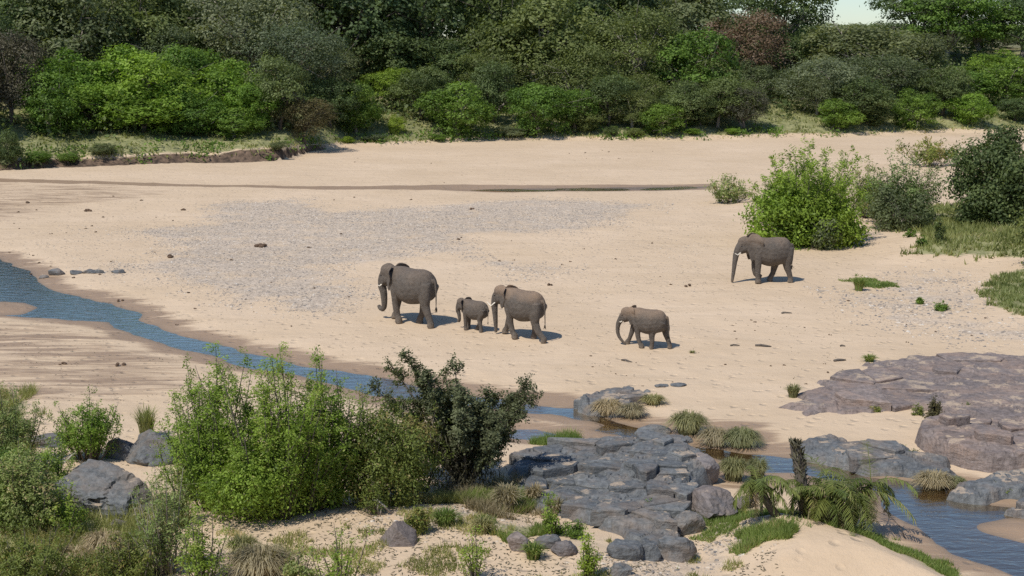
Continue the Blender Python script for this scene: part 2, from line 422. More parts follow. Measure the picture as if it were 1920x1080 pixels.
WET4 = P([(1120,745),(1220,790),(1380,795),(1440,800),(1480,842),(1380,845),(1290,838),(1200,800),(1120,770)])
WET5 = P([(1390,885),(1480,888),(1600,915),(1560,925),(1340,930),(1240,860)])

def gz(x, y, full=False):
    x = np.asarray(x, float); y = np.asarray(y, float)
    b = bankb(x, y)
    z = (fbm(x / 14, y / 14, seed=1) - .5) * .35 * ss(0, 25, y - 40) + (fbm(x / 2.2, y / 2.2, seed=2, o=3) - .5) * .10
    sr = sdist(RIVER, x, y, 12)
    jit = (fbm(x / 1.7, y / 1.7, seed=9, o=3) - .5) * 1.1
    sr = sr + jit * .8
    near = ss(0, 6, sr)
    bars = np.minimum(np.minimum(sdist(BAR_L, x, y, 8), sdist(BAR_R, x, y, 8)), 50)
    rz = np.where(sr < 0, np.maximum(sr * .16, -.38), np.minimum(sr * .07, .16))
    z = z * (.25 + .75 * near) + rz
    z = np.maximum(z, np.where(bars < 3, .02 - .10 * np.maximum(bars, -.6), -9) )
    sb = sdist(BRANCH, x, y, 6); z = np.where(sb < 1, np.minimum(z, sb * .15), z)
    sc = sdist(CHAN, x, y, 12); z = z - .16 * (1 - ss(-.3, 3.0, sc))
    z = z + .9 * ss(3.5, -6, sdist(MR, x, y, 12)) + .45 * ss(2, -4, sdist(MB2, x, y, 12))
    z = z + .75 * ss(1.2, -1.6, sdist(MOUND, x, y, 8)) + .45 * ss(.8, -2.5, sdist(FORE, x, y, 12))
    hb = np.interp(x, [BANK[6, 0], BANK[8, 0]], [1.05, .35])
    bb = np.maximum(b, 0)
    hb = hb * np.clip(.45 + 1.5 * (fbm(x / 9, x * 0 + 8, seed=31) - .3), .75, 1.15)
    rise = ss(0, 1.0 + 1.6 * vn(x / 4, x * 0, seed=33), b) * hb + np.minimum(.17 * bb, 10.5 + .003 * bb) * ss(0, 6, b) 
    rise = rise + ss(1, 6, b) * ((fbm(x / 6, y / 6, seed=7) - .5) * 1.6)
    z = z + rise
    back = ss(17, 2, y); z = z * (1 - back) + 11.0 * back
    if full: return z, b, sr
    return z
def g1(x, y): return float(gz(np.array([x]), np.array([y]))[0])
def place(px, py):
    z = 0.0
    for _ in range(8):
        q = at(px, py, z); z = .5 * z + .5 * g1(q.x, q.y)
    q = at(px, py, z); return Vector((q.x, q.y, g1(q.x, q.y)))
def pxm(Y, z=0.0):   # pixels (1920 frame) per metre at that depth
    return F / (Y * math.cos(PITCH) + (CAMZ - z) * math.sin(PITCH))

# ground sheet
ys = np.concatenate([[-900, -400, -150, -40, -10, 0, 5, 10, 14, 18, 21], 24 * np.exp(np.linspace(0, math.log(300 / 24), 580)), [312, 335, 380, 460, 650, 950, 1400]])
to = np.array([1.03, 1.08, 1.2, 1.5, 2.2, 4, 10, 30])
HALF = 1400.0; ts = np.concatenate([-to[::-1], np.linspace(-1, 1, 390), to])
Yg, Tg = np.meshgrid(ys, ts, indexing='ij'); Xg = Tg * np.maximum(np.abs(Yg), 24) * .45; Xg = np.where(np.abs(Tg) > 1, np.sign(Tg) * (np.maximum(np.abs(Yg), 24) * .45 + (np.abs(Tg) - 1) / 29 * (HALF - np.maximum(np.abs(Yg), 24) * .45)), Xg)
Zg, Bg, Sg = gz(Xg, Yg, True)
nr, nc = Yg.shape
idx = np.arange(nr * nc).reshape(nr, nc)
Fq = np.stack([idx[:-1, :-1], idx[:-1, 1:], idx[1:, 1:], idx[1:, :-1]], -1).reshape(-1, 4)
def soft(poly, e): return ss(e, -e, sdist(poly, Xg, Yg, 10))
grass = ss(.8, 3, Bg) * .72 * (1 - ss(14, 30, Bg) * .3)
for q in GR: grass = np.maximum(grass, soft(q, 1.0) * .72)
gravel = np.maximum.reduce([soft(GRAV, 2.6) * .84, soft(GRAV2, 2) * .62, soft(GRAV3, 1) * .8, soft(GRAV4, .8) * .7, soft(GRAV5, .8) * .7])
left = 1 - ss(BANK[6, 0], BANK[8, 0], Xg)
sbrk = .8 + .2 * ss(.34, .6, fbm(Xg / 5, Xg * 0 + 2, seed=35))
soil = sbrk * np.maximum(ss(-.7, .2, Bg) * (1 - ss(1.0, 2.6, Bg)) * (.35 + .65 * left) , 0)
wet = np.maximum.reduce([(1 - ss(.2, 2.2, Sg)) * .75, soft(WET, 2) * .50, soft(WET2, 3) * .42, soft(WET3, .5) * .88, soft(WET4, 1.0) * .8, soft(WET5, .6) * .62, (1 - ss(.1, 1.2, sdist(BRANCH, Xg, Yg, 5))) * .7, (1 - ss(.0, 1.0, sdist(CHAN, Xg, Yg, 5))) * .8])
LINE = P([(-300,341),(0,343),(150,348),(300,352),(500,354),(700,356),(900,356),(900,354),(700,354),(500,352),(300,350),(150,346),(0,341),(-300,339)])
wet = np.maximum(wet, (1 - ss(.1, 1.0, sdist(LINE, Xg, Yg, 5) + (fbm(Xg / 2, Yg / 2, seed=61) - .5) * 1.2)) * 1.3)
bed = np.maximum(ss(.02, -.07, Zg) * (Sg < 1.5), ss(0.05, -.3, sdist(CHAN, Xg, Yg, 5)) * .8)
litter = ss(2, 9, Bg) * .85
me = mesh('ground', np.stack([Xg, Yg, Zg], -1).reshape(-1, 3), Fq, M['ground'],
          dict(grass=grass, gravel=gravel, soil=soil * (Bg > -1), wet=wet * (Bg < 1), bed=bed, litter=litter), True)
tag(ob('ground', me), 'pale river sand with grassy banks rising to a wooded slope', kind='structure')

# water sheets (the sand rises through them at the edges)
def sheet(name, poly, z, grow, label):
    c = poly.mean(0)
    bm = bmesh.new()
    n_ = len(poly); q = []
    for i in range(n_):
        a = poly[i - 1]; b_ = poly[i]; c_ = poly[(i + 1) % n_]
        e1 = (b_ - a) / (np.linalg.norm(b_ - a) + 1e-9); e2 = (c_ - b_) / (np.linalg.norm(c_ - b_) + 1e-9)
        nn = np.array([e1[1] + e2[1], -(e1[0] + e2[0])]); L_ = np.linalg.norm(nn)
        q.append(b_ + nn / (L_ + 1e-9) * grow * sgn)
    vs = [bm.verts.new((p_[0], p_[1], z)) for p_ in q]
    f = bm.faces.new(vs); bmesh.ops.triangulate(bm, faces=[f]); bmesh.ops.recalc_face_normals(bm, faces=bm.faces)
    for f in bm.faces:
        if f.normal.z < 0: f.normal_flip()
    me = bpy.data.meshes.new(name); bm.to_mesh(me); bm.free(); me.materials.append(M['water'])
    return tag(ob(name, me), label, kind='structure')
def area(p): return .5 * np.sum(p[:, 0] * np.roll(p[:, 1], -1) - np.roll(p[:, 0], -1) * p[:, 1])
sgn = 1 if area(RIVER) > 0 else -1
sheet('water', RIVER, -.03, .7, 'shallow blue stream winding across the sand')
sgn = 1 if area(BRANCH) > 0 else -1
sheet('side_channel_water', BRANCH, -.034, .4, 'small side arm of the stream behind the dark tree')
sgn = 1 if area(CHAN) > 0 else -1
cz = float(np.mean(gz(CHAN[:, 0], CHAN[:, 1]))) - .01
sheet('far_channel_water', CHAN, cz, .3, 'narrow strip of dark water on the far sand')

# ---------------------------------------------------------------- rocks
def ico(sub):
    bm = bmesh.new(); bmesh.ops.create_icosphere(bm, subdivisions=sub, radius=1)
    V = np.array([v.co[:] for v in bm.verts]); Fc = np.array([[v.index for v in f.verts] for f in bm.faces]); bm.free(); return V, Fc
ICO = {k: ico(k) for k in (1, 2, 3, 4, 5)}
def boulder_mesh(name, rng, sx, sy, sz, mat_, sub=3, cuts=12, rough=.06, cav=0.0):
    V, Fc = ICO[sub]
    nn = rng.normal(size=(cuts, 3)); nn /= np.linalg.norm(nn, axis=1)[:, None]; hh = rng.uniform(.55, .95, cuts)
    d = V @ nn.T; r = np.min(np.where(d > .08, hh / np.maximum(d, .08), 9), axis=1); r = np.minimum(r, 1.05)
    sd = int(rng.integers(1e6))
    r = r * (1 + rough * (fbm(V[:, 0] * 2.5, V[:, 1] * 2.5, V[:, 2] * 2.5, seed=sd) - .5) * 2)
    r = r * (1 + rough * .5 * (fbm(V[:, 0] * 9, V[:, 1] * 9, V[:, 2] * 9, seed=sd + 7) - .5) * 2)
    if cav: r = r * (1 - cav * ss(.6, .72, fbm(V[:, 0] * 3, V[:, 1] * 3, V[:, 2] * 3, seed=sd + 31)))
    Q = V * r[:, None] * np.array([sx, sy, sz])
    tone = np.full(len(Q), rng.uniform(.2, .8))
    return mesh(name, Q, Fc, mat_, dict(tone=tone), smooth=False)
def boulder(name, label, px, py, wpx, hpx, mat_, seed, dy=None, sub=4, cuts=14, rz=0.0, group=None, cav=0, rough=.12, cat='rock'):
    """px,py: where its front foot meets the ground"""
    rng = np.random.default_rng(seed); q = place(px, py); s = pxm(q.y, q.z)
    sx = wpx / s / 2; depth = dy if dy else sx * .8
    sz = hpx / s * .75
    me = boulder_mesh(name, rng, sx * 1.08, depth, sz, mat_, sub, cuts, rough, cav)
    o = ob(name, me, loc=(q.x, q.y + depth * .75, q.z + sz * .18)); o.rotation_euler = (0, 0, rz)
    return tag(o, label, cat, group)

def outcrop(name, label, poly_px, H, mat_, seed, hfun=None, cell=(.7, .5), rot=0.3, step=.08, edge=.5, res=.07, slabs=True, smat=None, terr=.12, keep=1.0, crack=.06):
    rng = np.random.default_rng(seed); poly = P(poly_px)
    c = poly.mean(0); cz = g1(c[0], c[1])
    root = empty(name, (c[0], c[1], cz), label, 'rock outcrop')
    lo = poly.min(0) - .6; hi = poly.max(0) + .6
    xs = np.arange(lo[0], hi[0], res); ys_ = np.arange(lo[1], hi[1], res * 1.3)
    X, Y = np.meshgrid(xs, ys_)
    def hf(x, y):
        sd = sdist(poly, x, y) + (fbm(x * 1.1, y * 1.1, seed=seed, o=4) - .5) * edge * 2.0
        m_ = ss(.0, -edge, sd)
        h = H * (.55 + .9 * (fbm(x * .45, y * .45, seed=seed + 1) - .15))
        if hfun is not None: h = h * hfun(x, y)
        t = h / terr; k = np.floor(t + .9 * fbm(x * .6, y * .9, seed=seed + 5)); f_ = t - np.floor(t)
        h = (np.floor(t) + ss(.0, .25, f_)) * terr
        h = h + (fbm(x * 2.3, y * 3.0, seed=seed + 2) - .5) * .12 + (fbm(x * 8, y * 9, seed=seed + 3, o=3) - .5) * .04
        ca, sa = math.cos(rot), math.sin(rot); u = (x * ca + y * sa) / cell[0]; v = (-x * sa + y * ca) / cell[1]
        # cracks: cell borders
        iu = np.floor(u).astype(np.int64); iv = np.floor(v).astype(np.int64); d1 = np.full(x.shape, 9.); d2 = np.full(x.shape, 9.); tone = np.zeros(x.shape)
        for a in (-1, 0, 1):
            for b_ in (-1, 0, 1):
                cu = iu + a + .1 + .8 * _h(iu + a, iv + b_, 0 * iu, seed + 11); cv = iv + b_ + .1 + .8 * _h(iu + a, iv + b_, 0 * iu, seed + 12)
                dd = np.sqrt((u - cu) ** 2 + (v - cv) ** 2); tt = _h(iu + a, iv + b_, 0 * iu, seed + 13)
                closer = dd < d1; d2 = np.where(closer, d1, np.minimum(d2, dd)); tone = np.where(closer, tt, tone); d1 = np.where(closer, dd, d1)
        h = h - crack * (1 - ss(.0, .07, d2 - d1)) + (tone - .5) * step
        return h * m_ - .25 * (1 - m_), sd, tone
    Hh, sd, tone = hf(X, Y)
    Z = gz(X, Y) + Hh
    I = np.arange(X.size).reshape(X.shape)
    ff = np.stack([I[:-1, :-1], I[:-1, 1:], I[1:, 1:], I[1:, :-1]], -1).reshape(-1, 4)
    k_ = (sd.ravel() < .35); ff = ff[k_[ff].any(1)]
    used = np.unique(ff); rm = np.full(X.size, -1); rm[used] = np.arange(len(used)); ff = rm[ff]
    V = np.stack([X.ravel()[used] - c[0], Y.ravel()[used] - c[1], Z.ravel()[used] - cz], -1)
    me = mesh('bedrock', V, ff, mat_, dict(tone=.25 + .5 * tone.ravel()[used]), smooth=False)
    ob('bedrock', me, root)
    if slabs:
        ca, sa = math.cos(rot), math.sin(rot)
        cs = np.array([[p_[0] * ca + p_[1] * sa, -p_[0] * sa + p_[1] * ca] for p_ in poly])
        l0 = cs.min(0) - .5; h0 = cs.max(0) + .5
        seeds = []
        u = l0[0]
        while u < h0[0]:
            v = l0[1]
            while v < h0[1]:
                seeds.append((u + rng.uniform(-.38, .38) * cell[0], v + rng.uniform(-.38, .38) * cell[1])); v += cell[1]
            u += cell[0]
        seeds = np.array(seeds)
        for i, s_ in enumerate(seeds):
            wx, wy = s_[0] * ca - s_[1] * sa, s_[0] * sa + s_[1] * ca
            sdv = float(sdist(poly, np.array([wx]), np.array([wy]))[0])
            if sdv > -.33 * max(cell) * .8 or rng.random() > keep: continue
            R0 = max(cell); pg = [(s_[0] - R0, s_[1] - R0), (s_[0] + R0, s_[1] - R0), (s_[0] + R0, s_[1] + R0), (s_[0] - R0, s_[1] + R0)]
            dd = np.hypot(*(seeds - s_).T); nb = np.argsort(dd)[1:12]
            gap = rng.uniform(.015, .045)
            for j in nb:
                t_ = seeds[j]; nn = t_ - s_; L_ = np.linalg.norm(nn); nn = nn / L_; dlim = L_ / 2 - gap
                out = []
                for k in range(len(pg)):
                    A = np.array(pg[k]); B = np.array(pg[(k + 1) % len(pg)])
                    da = (A - s_) @ nn - dlim; db = (B - s_) @ nn - dlim
                    if da <= 0: out.append(tuple(A))
                    if (da < 0) != (db < 0) and abs(da - db) > 1e-9: out.append(tuple(A + (B - A) * da / (da - db)))
                pg = out
                if len(pg) < 3: break
            if len(pg) < 3: continue
            # merge very short edges, break straight edges
            pts = []
            for k in range(len(pg)):
                A = np.array(pg[k]); B = np.array(pg[(k + 1) % len(pg)]); L_ = np.linalg.norm(B - A)
                if L_ < .05: continue
                pts.append(A)
                if L_ > .25: pts.append((A + B) / 2 + rng.normal(size=2) * .02 * min(1, L_))
            if len(pts) < 3: continue
            pts = np.array(pts); cen = pts.mean(0)
            hc, _, _ = hf(np.array([wx]), np.array([wy])); base = g1(wx, wy) + float(hc[0])
            top = base + rng.uniform(.01, .03) + step * rng.uniform(0, 1.3) + (step * 1.5 if rng.random() < .12 else 0)
            tl = np.clip(rng.normal(size=2) * .05, -.08, .08) * min(1, .8 / max(cell))
            V = []
            for (ins, dz) in ((1.0, -.45), (1.0, -.035), (.93, 0.0), (.5, .012)):
                for k, p_ in enumerate(pts):
                    q = cen + (p_ - cen) * (ins + (rng.uniform(-.02, .02) if ins < 1 else 0)); d_ = q - cen
                    x_, y_ = q[0] * ca - q[1] * sa, q[0] * sa + q[1] * ca
                    jz = rng.uniform(-.012, .012) if dz > -.4 else 0
                    V.append((x_ - c[0], y_ - c[1], top + dz + jz + d_ @ tl * (1 if dz > -.4 else 0) - cz))
            n_ = len(pts); Fc = []
            for r_ in range(3):
                for k in range(n_): Fc.append((r_ * n_ + k, r_ * n_ + (k + 1) % n_, (r_ + 1) * n_ + (k + 1) % n_, (r_ + 1) * n_ + k))
            Fc.append(tuple(3 * n_ + k for k in range(n_)))
            me = mesh('slab', V, Fc, smat or mat_, dict(tone=np.full(len(V), rng.uniform(.1, .95))))
            ob('slab', me, root)
    return root, hf, poly

cx = lambda px, py: (at(px, py).x, at(px, py).y)
def hump(x, y):   # higher towards the back right of the central outcrop
    a = cx(1255, 905); b_ = cx(1000, 920); c_ = cx(1180, 980)
    return .35 + 1.0 * np.exp(-(((x - a[0]) / 1.7) ** 2 + ((y - a[1]) / 2.6) ** 2)) + .35 * np.exp(-(((x - c_[0]) / 1.6) ** 2 + ((y - c_[1]) / 1.5) ** 2))
outcrop('rock_outcrop', 'blue grey outcrop of cracked stepped slabs in the foreground beside the dark tree',
        [(950,868),(1010,848),(1100,836),(1200,838),(1290,862),(1335,895),(1350,930),(1310,965),(1275,990),(1310,1040),(1290,1075),(1220,1070),(1150,1020),(1080,1000),(1010,975),(955,935),(942,895)],
        .62, M['rock'], 41, hump, cell=(1.25, .44), rot=-.30, step=.10, edge=.35, terr=.12, keep=.58, crack=.10)
outcrop('rock_shelf', 'broad flat purple grey rock shelf lying on the sand at the right',
        [(1445,772),(1490,745),(1560,715),(1620,690),(1700,676),(1800,670),(1920,672),(2150,700),(2150,800),(1920,806),(1830,798),(1760,796),(1690,780),(1600,790),(1510,795)],
        .20, M['rockp'], 57, None, cell=(2.9, .95), rot=-.12, step=.05, edge=.9, res=.09, terr=.07, keep=.28, crack=.05)
outcrop('rock_ledge', 'smooth blue grey ledge dropping straight into the stream',
        [(1478,858),(1500,842),(1560,834),(1640,846),(1700,858),(1790,872),(1800,900),(1770,906),(1700,902),(1620,896),(1555,874)],
        .30, M['rock'], 63, None, cell=(1.5, .8), rot=-.3, step=.05, edge=.3, terr=.12, keep=.25)
outcrop('rock_terrace', 'blocky purple brown rock terrace between the flat shelf and the pool',
        [(1702,838),(1725,815),(1800,812),(1920,812),(2100,840),(2100,905),(1920,900),(1850,895),(1800,885),(1740,866)],
        .48, M['rockp'], 77, None, cell=(.95, .6), rot=-.1, step=.10, edge=.25, terr=.2, keep=.55)
outcrop('rock_spit', 'low blue grey rock tongue reaching into the pool with a pale waterline',
        [(1758,935),(1800,915),(1860,898),(1960,898),(2100,930),(2100,965),(1960,950),(1900,940),(1850,948),(1790,944)],
        .28, M['rock'], 85, None, cell=(1.2, .7), rot=.2, step=.05, edge=.3, terr=.1, keep=.3)
outcrop('rock_point', 'small low rock point at the right edge of the pool', [(1850,962),(1890,952),(1960,950),(2000,975),(1900,972)], .2, M['rock'], 86, None, cell=(.8, .5), edge=.2, terr=.1, keep=.4)
outcrop('bank_rock', 'dark rock hump under dry grass tufts at the stream bend',
        [(1075,770),(1085,755),(1130,745),(1190,740),(1210,760),(1180,785),(1120,782)], .26, M['rock'], 91, None, cell=(.9, .6), edge=.3, terr=.15, keep=.3)

B = boulder
B('boulder', 'big rounded blue grey boulder with dark hollows at the lower left', 172, 975, 205, 98, M['rock'], 101, dy=1.6, sub=5, cuts=16, cav=.16, rough=.09)
B('boulder', 'blue grey boulder behind the big rounded one, under the small shrub', 275, 872, 110, 60, M['rock'], 102, dy=.9, cav=.1)
B('boulder', 'low grey rock at far left behind the bushes', 82, 842, 90, 28, M['rock'], 103)
B('boulder', 'dark overhung rock between the shrub stems and the big boulder', 225, 862, 60, 45, M['rock'], 104, cav=.12)
def wedge(px, py, wpx, hpx, label):
    q = place(px, py); s = pxm(q.y, q.z); w_ = wpx / s / 2; h = hpx / s
    V, Fc = ICO[4]; rng = np.random.default_rng(5)
    nn = np.array([[-.75, -.35, .55], [.55, -.30, .78], [.1, -1, .25], [0, 1, .3], [0, 0, -1], [1, -.1, .2], [-.3, .5, .8]]); nn /= np.linalg.norm(nn, axis=1)[:, None]
    hh = np.array([.50, .48, .62, .6, .5, .92, .62]); d = V @ nn.T; r = np.min(np.where(d > .05, hh / np.maximum(d, .05), 9), axis=1)
    r *= 1 + .05 * (fbm(V[:, 0] * 5, V[:, 1] * 5, V[:, 2] * 5, seed=3) - .5)
    Q = V * r[:, None] * np.array([w_ * 1.1, w_ * .9, h * 1.0])
    tag(ob('boulder', mesh('boulder', Q, Fc, M['rockb'], dict(tone=np.full(len(Q), .4))), loc=(q.x, q.y + .3, q.z + h * .28)), label, 'rock')
wedge(746, 1027, 60, 46, 'dark triangular rock alone on the foreground sand')
B('boulder', 'brown rock with green grass before it, left of the outcrop', 975, 1036, 52, 38, M['rockb'], 106, cuts=8)
B('boulder', 'flat dark rock in the grass left of the outcrop', 1028, 1030, 50, 26, M['rock'], 107, cuts=8)
B('boulder', 'brown rock leaning at the foot of the outcrop', 1060, 1042, 50, 34, M['rockb'], 108, cuts=8)
B('boulder', 'big grey block at the outcrop foot, second from its right end', 1172, 1050, 66, 46, M['rock'], 109, cuts=9)
B('boulder', 'big grey block at the outcrop foot, rightmost of the row', 1262, 1052, 80, 56, M['rock'], 110, cuts=9)
B('boulder', 'dark block wedged between two big grey blocks at the outcrop foot', 1215, 1052, 44, 32, M['rock'], 111, cuts=8)
B('boulder', 'dark round stone at the bottom edge below the outcrop', 1165, 1082, 44, 24, M['rock'], 112)
B('boulder', 'blocky brown rock at the upper right corner of the outcrop', 1322, 912, 70, 58, M['rockb'], 113, dy=.8, cuts=7)
B('boulder', 'rounded brown grey rock right of the outcrop with grass on it', 1335, 975, 100, 50, M['rockb'], 114, dy=.9, cuts=12)
B('boulder', 'dark grey rock at the right foot of the outcrop', 1290, 1004, 60, 46, M['rock'], 115)
B('boulder', 'low block with sand on top beside the palm', 1395, 955, 50, 22, M['rockb'], 116, cuts=7)
B('boulder', 'square grey block in the water above the outcrop', 1228, 822, 62, 22, M['rock'], 117, cuts=7)
B('boulder', 'small grey block right of the square one above the outcrop', 1282, 832, 34, 14, M['rock'], 118, cuts=7)
B('boulder', 'grey end rock of the hump at the stream bend', 1096, 772, 36, 34, M['rock'], 119)
B('boulder', 'small grey rock at the water under the dry tufts', 1158, 782, 22, 12, M['rock'], 120)
for i, (px, py, w_, h_) in enumerate(((1240,727,26,8),(1275,725,32,7),(1213,736,14,6))):
    B('flat_rock', ['flat grey rock on sand above the dry tufts, middle of three', 'flat grey rock on sand above the dry tufts, right of three', 'flat grey rock on sand above the dry tufts, left of three'][i], px, py, w_, h_, M['rock'], 130 + i, sub=3, group='flat rocks above the dry tufts')
lefts = ((104,517,34,17,'largest grey rock at the river edge beside the blue water'),(140,515,26,10,'low grey rock second in the row at the river edge'),(166,513,32,10,'wide grey rock in the middle of the row at the river edge'),(186,513,20,9,'small grey rock fourth in the row at the river edge'),(220,513,26,9,'rightmost grey rock of the row at the river edge'),(78,522,22,7,'low wet rock at the left end of the river edge row'))
for i, (px, py, w_, h_, lb) in enumerate(lefts): B('river_rock', lb, px, py, w_, h_, M['rock'], 140 + i, sub=3, group='row of rocks at the river edge')
B('boulder', 'small purple boulder on the flat shelf near the brown upright bush', 1850, 812, 60, 18, M['rockp'], 150)
B('boulder', 'small pale stone in the grass in the lower left corner', 215, 992, 44, 16, M['rockb'], 151, sub=3)

# loose stones below the outcrop (too many to pick out)
def pebbles(name, poly, count, smin, smax, seed, label, tone=(0, 1), soft_=.4):
    rng = np.random.default_rng(seed); lo = poly.min(0); hi = poly.max(0)
    x = rng.uniform(lo[0] - 1, hi[0] + 1, count * 4); y = rng.uniform(lo[1] - 1, hi[1] + 1, count * 4)
    sd = sdist(poly, x, y); dens = ss(1.0 + soft_, -1.0 - soft_, sd + (fbm(x * .5, y * .3, seed=seed) - .5) * (3 + soft_ * 3)) * (.12 + 1.5 * fbm(x * .13, y * .75, seed=seed + 1) ** 2)
    k = np.nonzero(rng.random(len(x)) < dens)[0][:count]; x = x[k]; y = y[k]; z = gz(x, y); n_ = len(x)
    s = smin * (smax / smin) ** (rng.random(n_) ** 2.2)
    base = np.array([[1, 0, 0], [0, 1, 0], [-1, 0, 0], [0, -1, 0], [.15, .1, 1]])
    a = rng.uniform(0, 6.28, n_); ca, sa = np.cos(a), np.sin(a)
    V = base[None] * (rng.uniform(.6, 1.2, (n_, 5, 1))); V = V * (s[:, None, None] * np.array([1, .75, .42]))
    X = V[..., 0] * ca[:, None] - V[..., 1] * sa[:, None]; Y = V[..., 0] * sa[:, None] + V[..., 1] * ca[:, None]
    Q = np.stack([X + x[:, None], Y + y[:, None], V[..., 2] + z[:, None]], -1).reshape(-1, 3)
    f = np.array([[0, 1, 4], [1, 2, 4], [2, 3, 4], [3, 0, 4]]); Fc = (f[None] + (np.arange(n_) * 5)[:, None, None]).reshape(-1, 3)
    me = mesh(name, Q, Fc, M['pebble'], dict(tint=np.repeat(rng.uniform(tone[0], tone[1], n_), 5)))
    return tag(ob(name, me), label, kind='stuff')
pebbles('gravel', GRAV, 50000, .03, .11, 201, 'grey and white gravel spread over the middle of the sand', soft_=.9)
pebbles('gravel', GRAV2, 5000, .025, .15, 202, 'pale stones strewn on the sand at the right', soft_=.8)
pebbles('gravel', GRAV3, 900, .05, .25, 203, 'stones under the bushes at the right')
pebbles('gravel', GRAV4, 2500, .015, .09, 204, 'pale stone chips on the foreground sand')
pebbles('gravel', GRAV5, 3500, .015, .12, 205, 'stone chips below the outcrop')
pebbles('gravel', P([(100,420),(340,420),(420,560),(300,560),(90,480)]), 2500, .03, .09, 206, 'sparse gravel on the left of the sandbank')
pebbles('gravel', P([(1000,440),(1300,420),(1340,560),(1050,560)]), 1500, .03, .08, 207, 'sparse gravel right of the leading elephants')
# ---------------------------------------------------------------- foliage builders
def leafmesh(name, C, O, length, width, rng, mat_, up=.35, rnd=.8, tint=None, axis=None, droop=0.0):
    """C centres (n,3), O outward directions; one diamond per leaf"""
    n_ = len(C)
    nn = O * .7 + rng.normal(size=(n_, 3)) * rnd * .6; nn[:, 2] += up
    nn /= np.linalg.norm(nn, axis=1)[:, None] + 1e-9
    t = rng.normal(size=(n_, 3)) if axis is None else axis + rng.normal(size=(n_, 3)) * .35
    t[:, 2] -= droop
    t -= nn * np.sum(t * nn, 1)[:, None]; t /= np.linalg.norm(t, axis=1)[:, None] + 1e-9
    b_ = np.cross(nn, t)
    L_ = (length * rng.uniform(.6, 1.35, n_))[:, None] / 2; W_ = (width * rng.uniform(.6, 1.35, n_))[:, None] / 2
    V = np.stack([C - t * L_, C + b_ * W_ + t * L_ * .1, C + t * L_, C - b_ * W_ + t * L_ * .1], 1).reshape(-1, 3)
    Fc = np.arange(n_ * 4).reshape(n_, 4)
    tt = rng.random(n_) if tint is None else np.clip(tint + rng.normal(size=n_) * .2, 0, 1)
    return mesh(name, V, Fc, mat_, dict(tint=np.repeat(tt, 4)))

def crown_pts(rng, lobes, ncl, per, spread, inner=.15, low=-.35, flat=.75):
    """lobes: list of (cx,cy,cz,rx,ry,rz). leaf clumps on the lobes' shells"""
    Lb = np.array(lobes, float); wt = Lb[:, 3] * Lb[:, 5] + Lb[:, 3] * Lb[:, 4]; wt /= wt.sum()
    k = rng.choice(len(Lb), ncl, p=wt)
    d = rng.normal(size=(ncl, 3)); d /= np.linalg.norm(d, axis=1)[:, None]
    d[:, 2] = np.where(d[:, 2] < low, -d[:, 2] * .6, d[:, 2])
    r = np.where(rng.random(ncl) < inner, rng.uniform(.3, .85, ncl), rng.uniform(.82, 1.08, ncl))
    c = Lb[k, :3] + d * r[:, None] * Lb[k, 3:]
    # drop what is buried inside another lobe
    q = (c[:, None, :] - Lb[None, :, :3]) / Lb[None, :, 3:]; ins = (np.sum(q * q, 2) < .45).any(1)
    keep = ~ins | (rng.random(ncl) < .10); c = c[keep]; d = d[keep]; n_ = len(c)
    lt = rng.normal(size=len(Lb)) * .22; ctint = rng.normal(size=n_) * .16 + .5 + lt[k[keep]]
    C = np.repeat(c, per, 0); O = np.repeat(d, per, 0); T = np.repeat(ctint, per)
    off = rng.normal(size=C.shape) * spread; off[:, 2] *= flat
    return C + off, O * 1.15 + off / (spread * 2.2), T

def lobes_round(rng, w_, h, k, z0=.25, small=.34):
    """a rounded irregular crown, w_ wide, from z0*h to h"""
    out = []; zc = h * (1 + z0) / 2; rz = h * (1 - z0) / 2
    out.append((0, 0, zc * .95, w_ * .26, w_ * .26, rz * .62))
    for i in range(k):
        d = rng.normal(size=3); d /= np.linalg.norm(d); s = rng.uniform(small * .5, small * 1.15)
        rr = rng.uniform(.7, 1.06)
        out.append((d[0] * w_ * (.5 - s / 2) * rr, d[1] * w_ * (.5 - s / 2) * rr, zc + d[2] * rz * (1 - s * .8) * rr, w_ * s * .55, w_ * s * .55, min(w_ * s * .5, rz * s * 1.3)))
    return out
def lobes_flat(rng, w_, h, k):
    out = []
    for i in range(k):
        a = rng.uniform(0, 6.28); r = math.sqrt(rng.random()) * w_ * .42; s = rng.uniform(.13, .22) * w_
        z = h * (1 - .34 * (r / (w_ * .5)) ** 2) - rng.choice([0, .08, .2, .34]) * h - s * .2
        out.append((math.cos(a) * r, math.sin(a) * r, z, s, s, s * .38))
    return out
def trunk_mesh(name, rng, lobes, h, r0, mat_, forks=3, z0=0.0, lean=.12):
    mb = MB(); fz = h * rng.uniform(.18, .3)
    lx, ly = rng.normal(size=2) * lean * h * .3
    mb.tube([(0, 0, -.4), (lx * .2, ly * .2, fz * .4), (lx, ly, fz)], [r0 * 1.35, r0 * 1.0, r0 * .85], 8)
    idx_ = rng.choice(len(lobes), min(len(lobes), forks * 4), replace=False)
    for i in idx_:
        L_ = lobes[i]; e = np.array(L_[:3]) + rng.normal(size=3) * .1 * L_[3]; s_ = np.array([lx, ly, fz * rng.uniform(.8, 1)])
        mid = s_ + (e - s_) * .45 + np.array([0, 0, .08 * h]) + rng.normal(size=3) * .03 * h
        mb.tube([tuple(s_), tuple(mid), tuple(e)], [r0 * .5, r0 * .3, r0 * .10], 5)
        for q in range(3):
            e2 = e + rng.normal(size=3) * np.array(L_[3:]) * .8
            mb.tube([tuple(mid * .3 + e * .7), tuple(e2)], [r0 * .16, r0 * .04], 3)
    return mb.build(name, mat_)

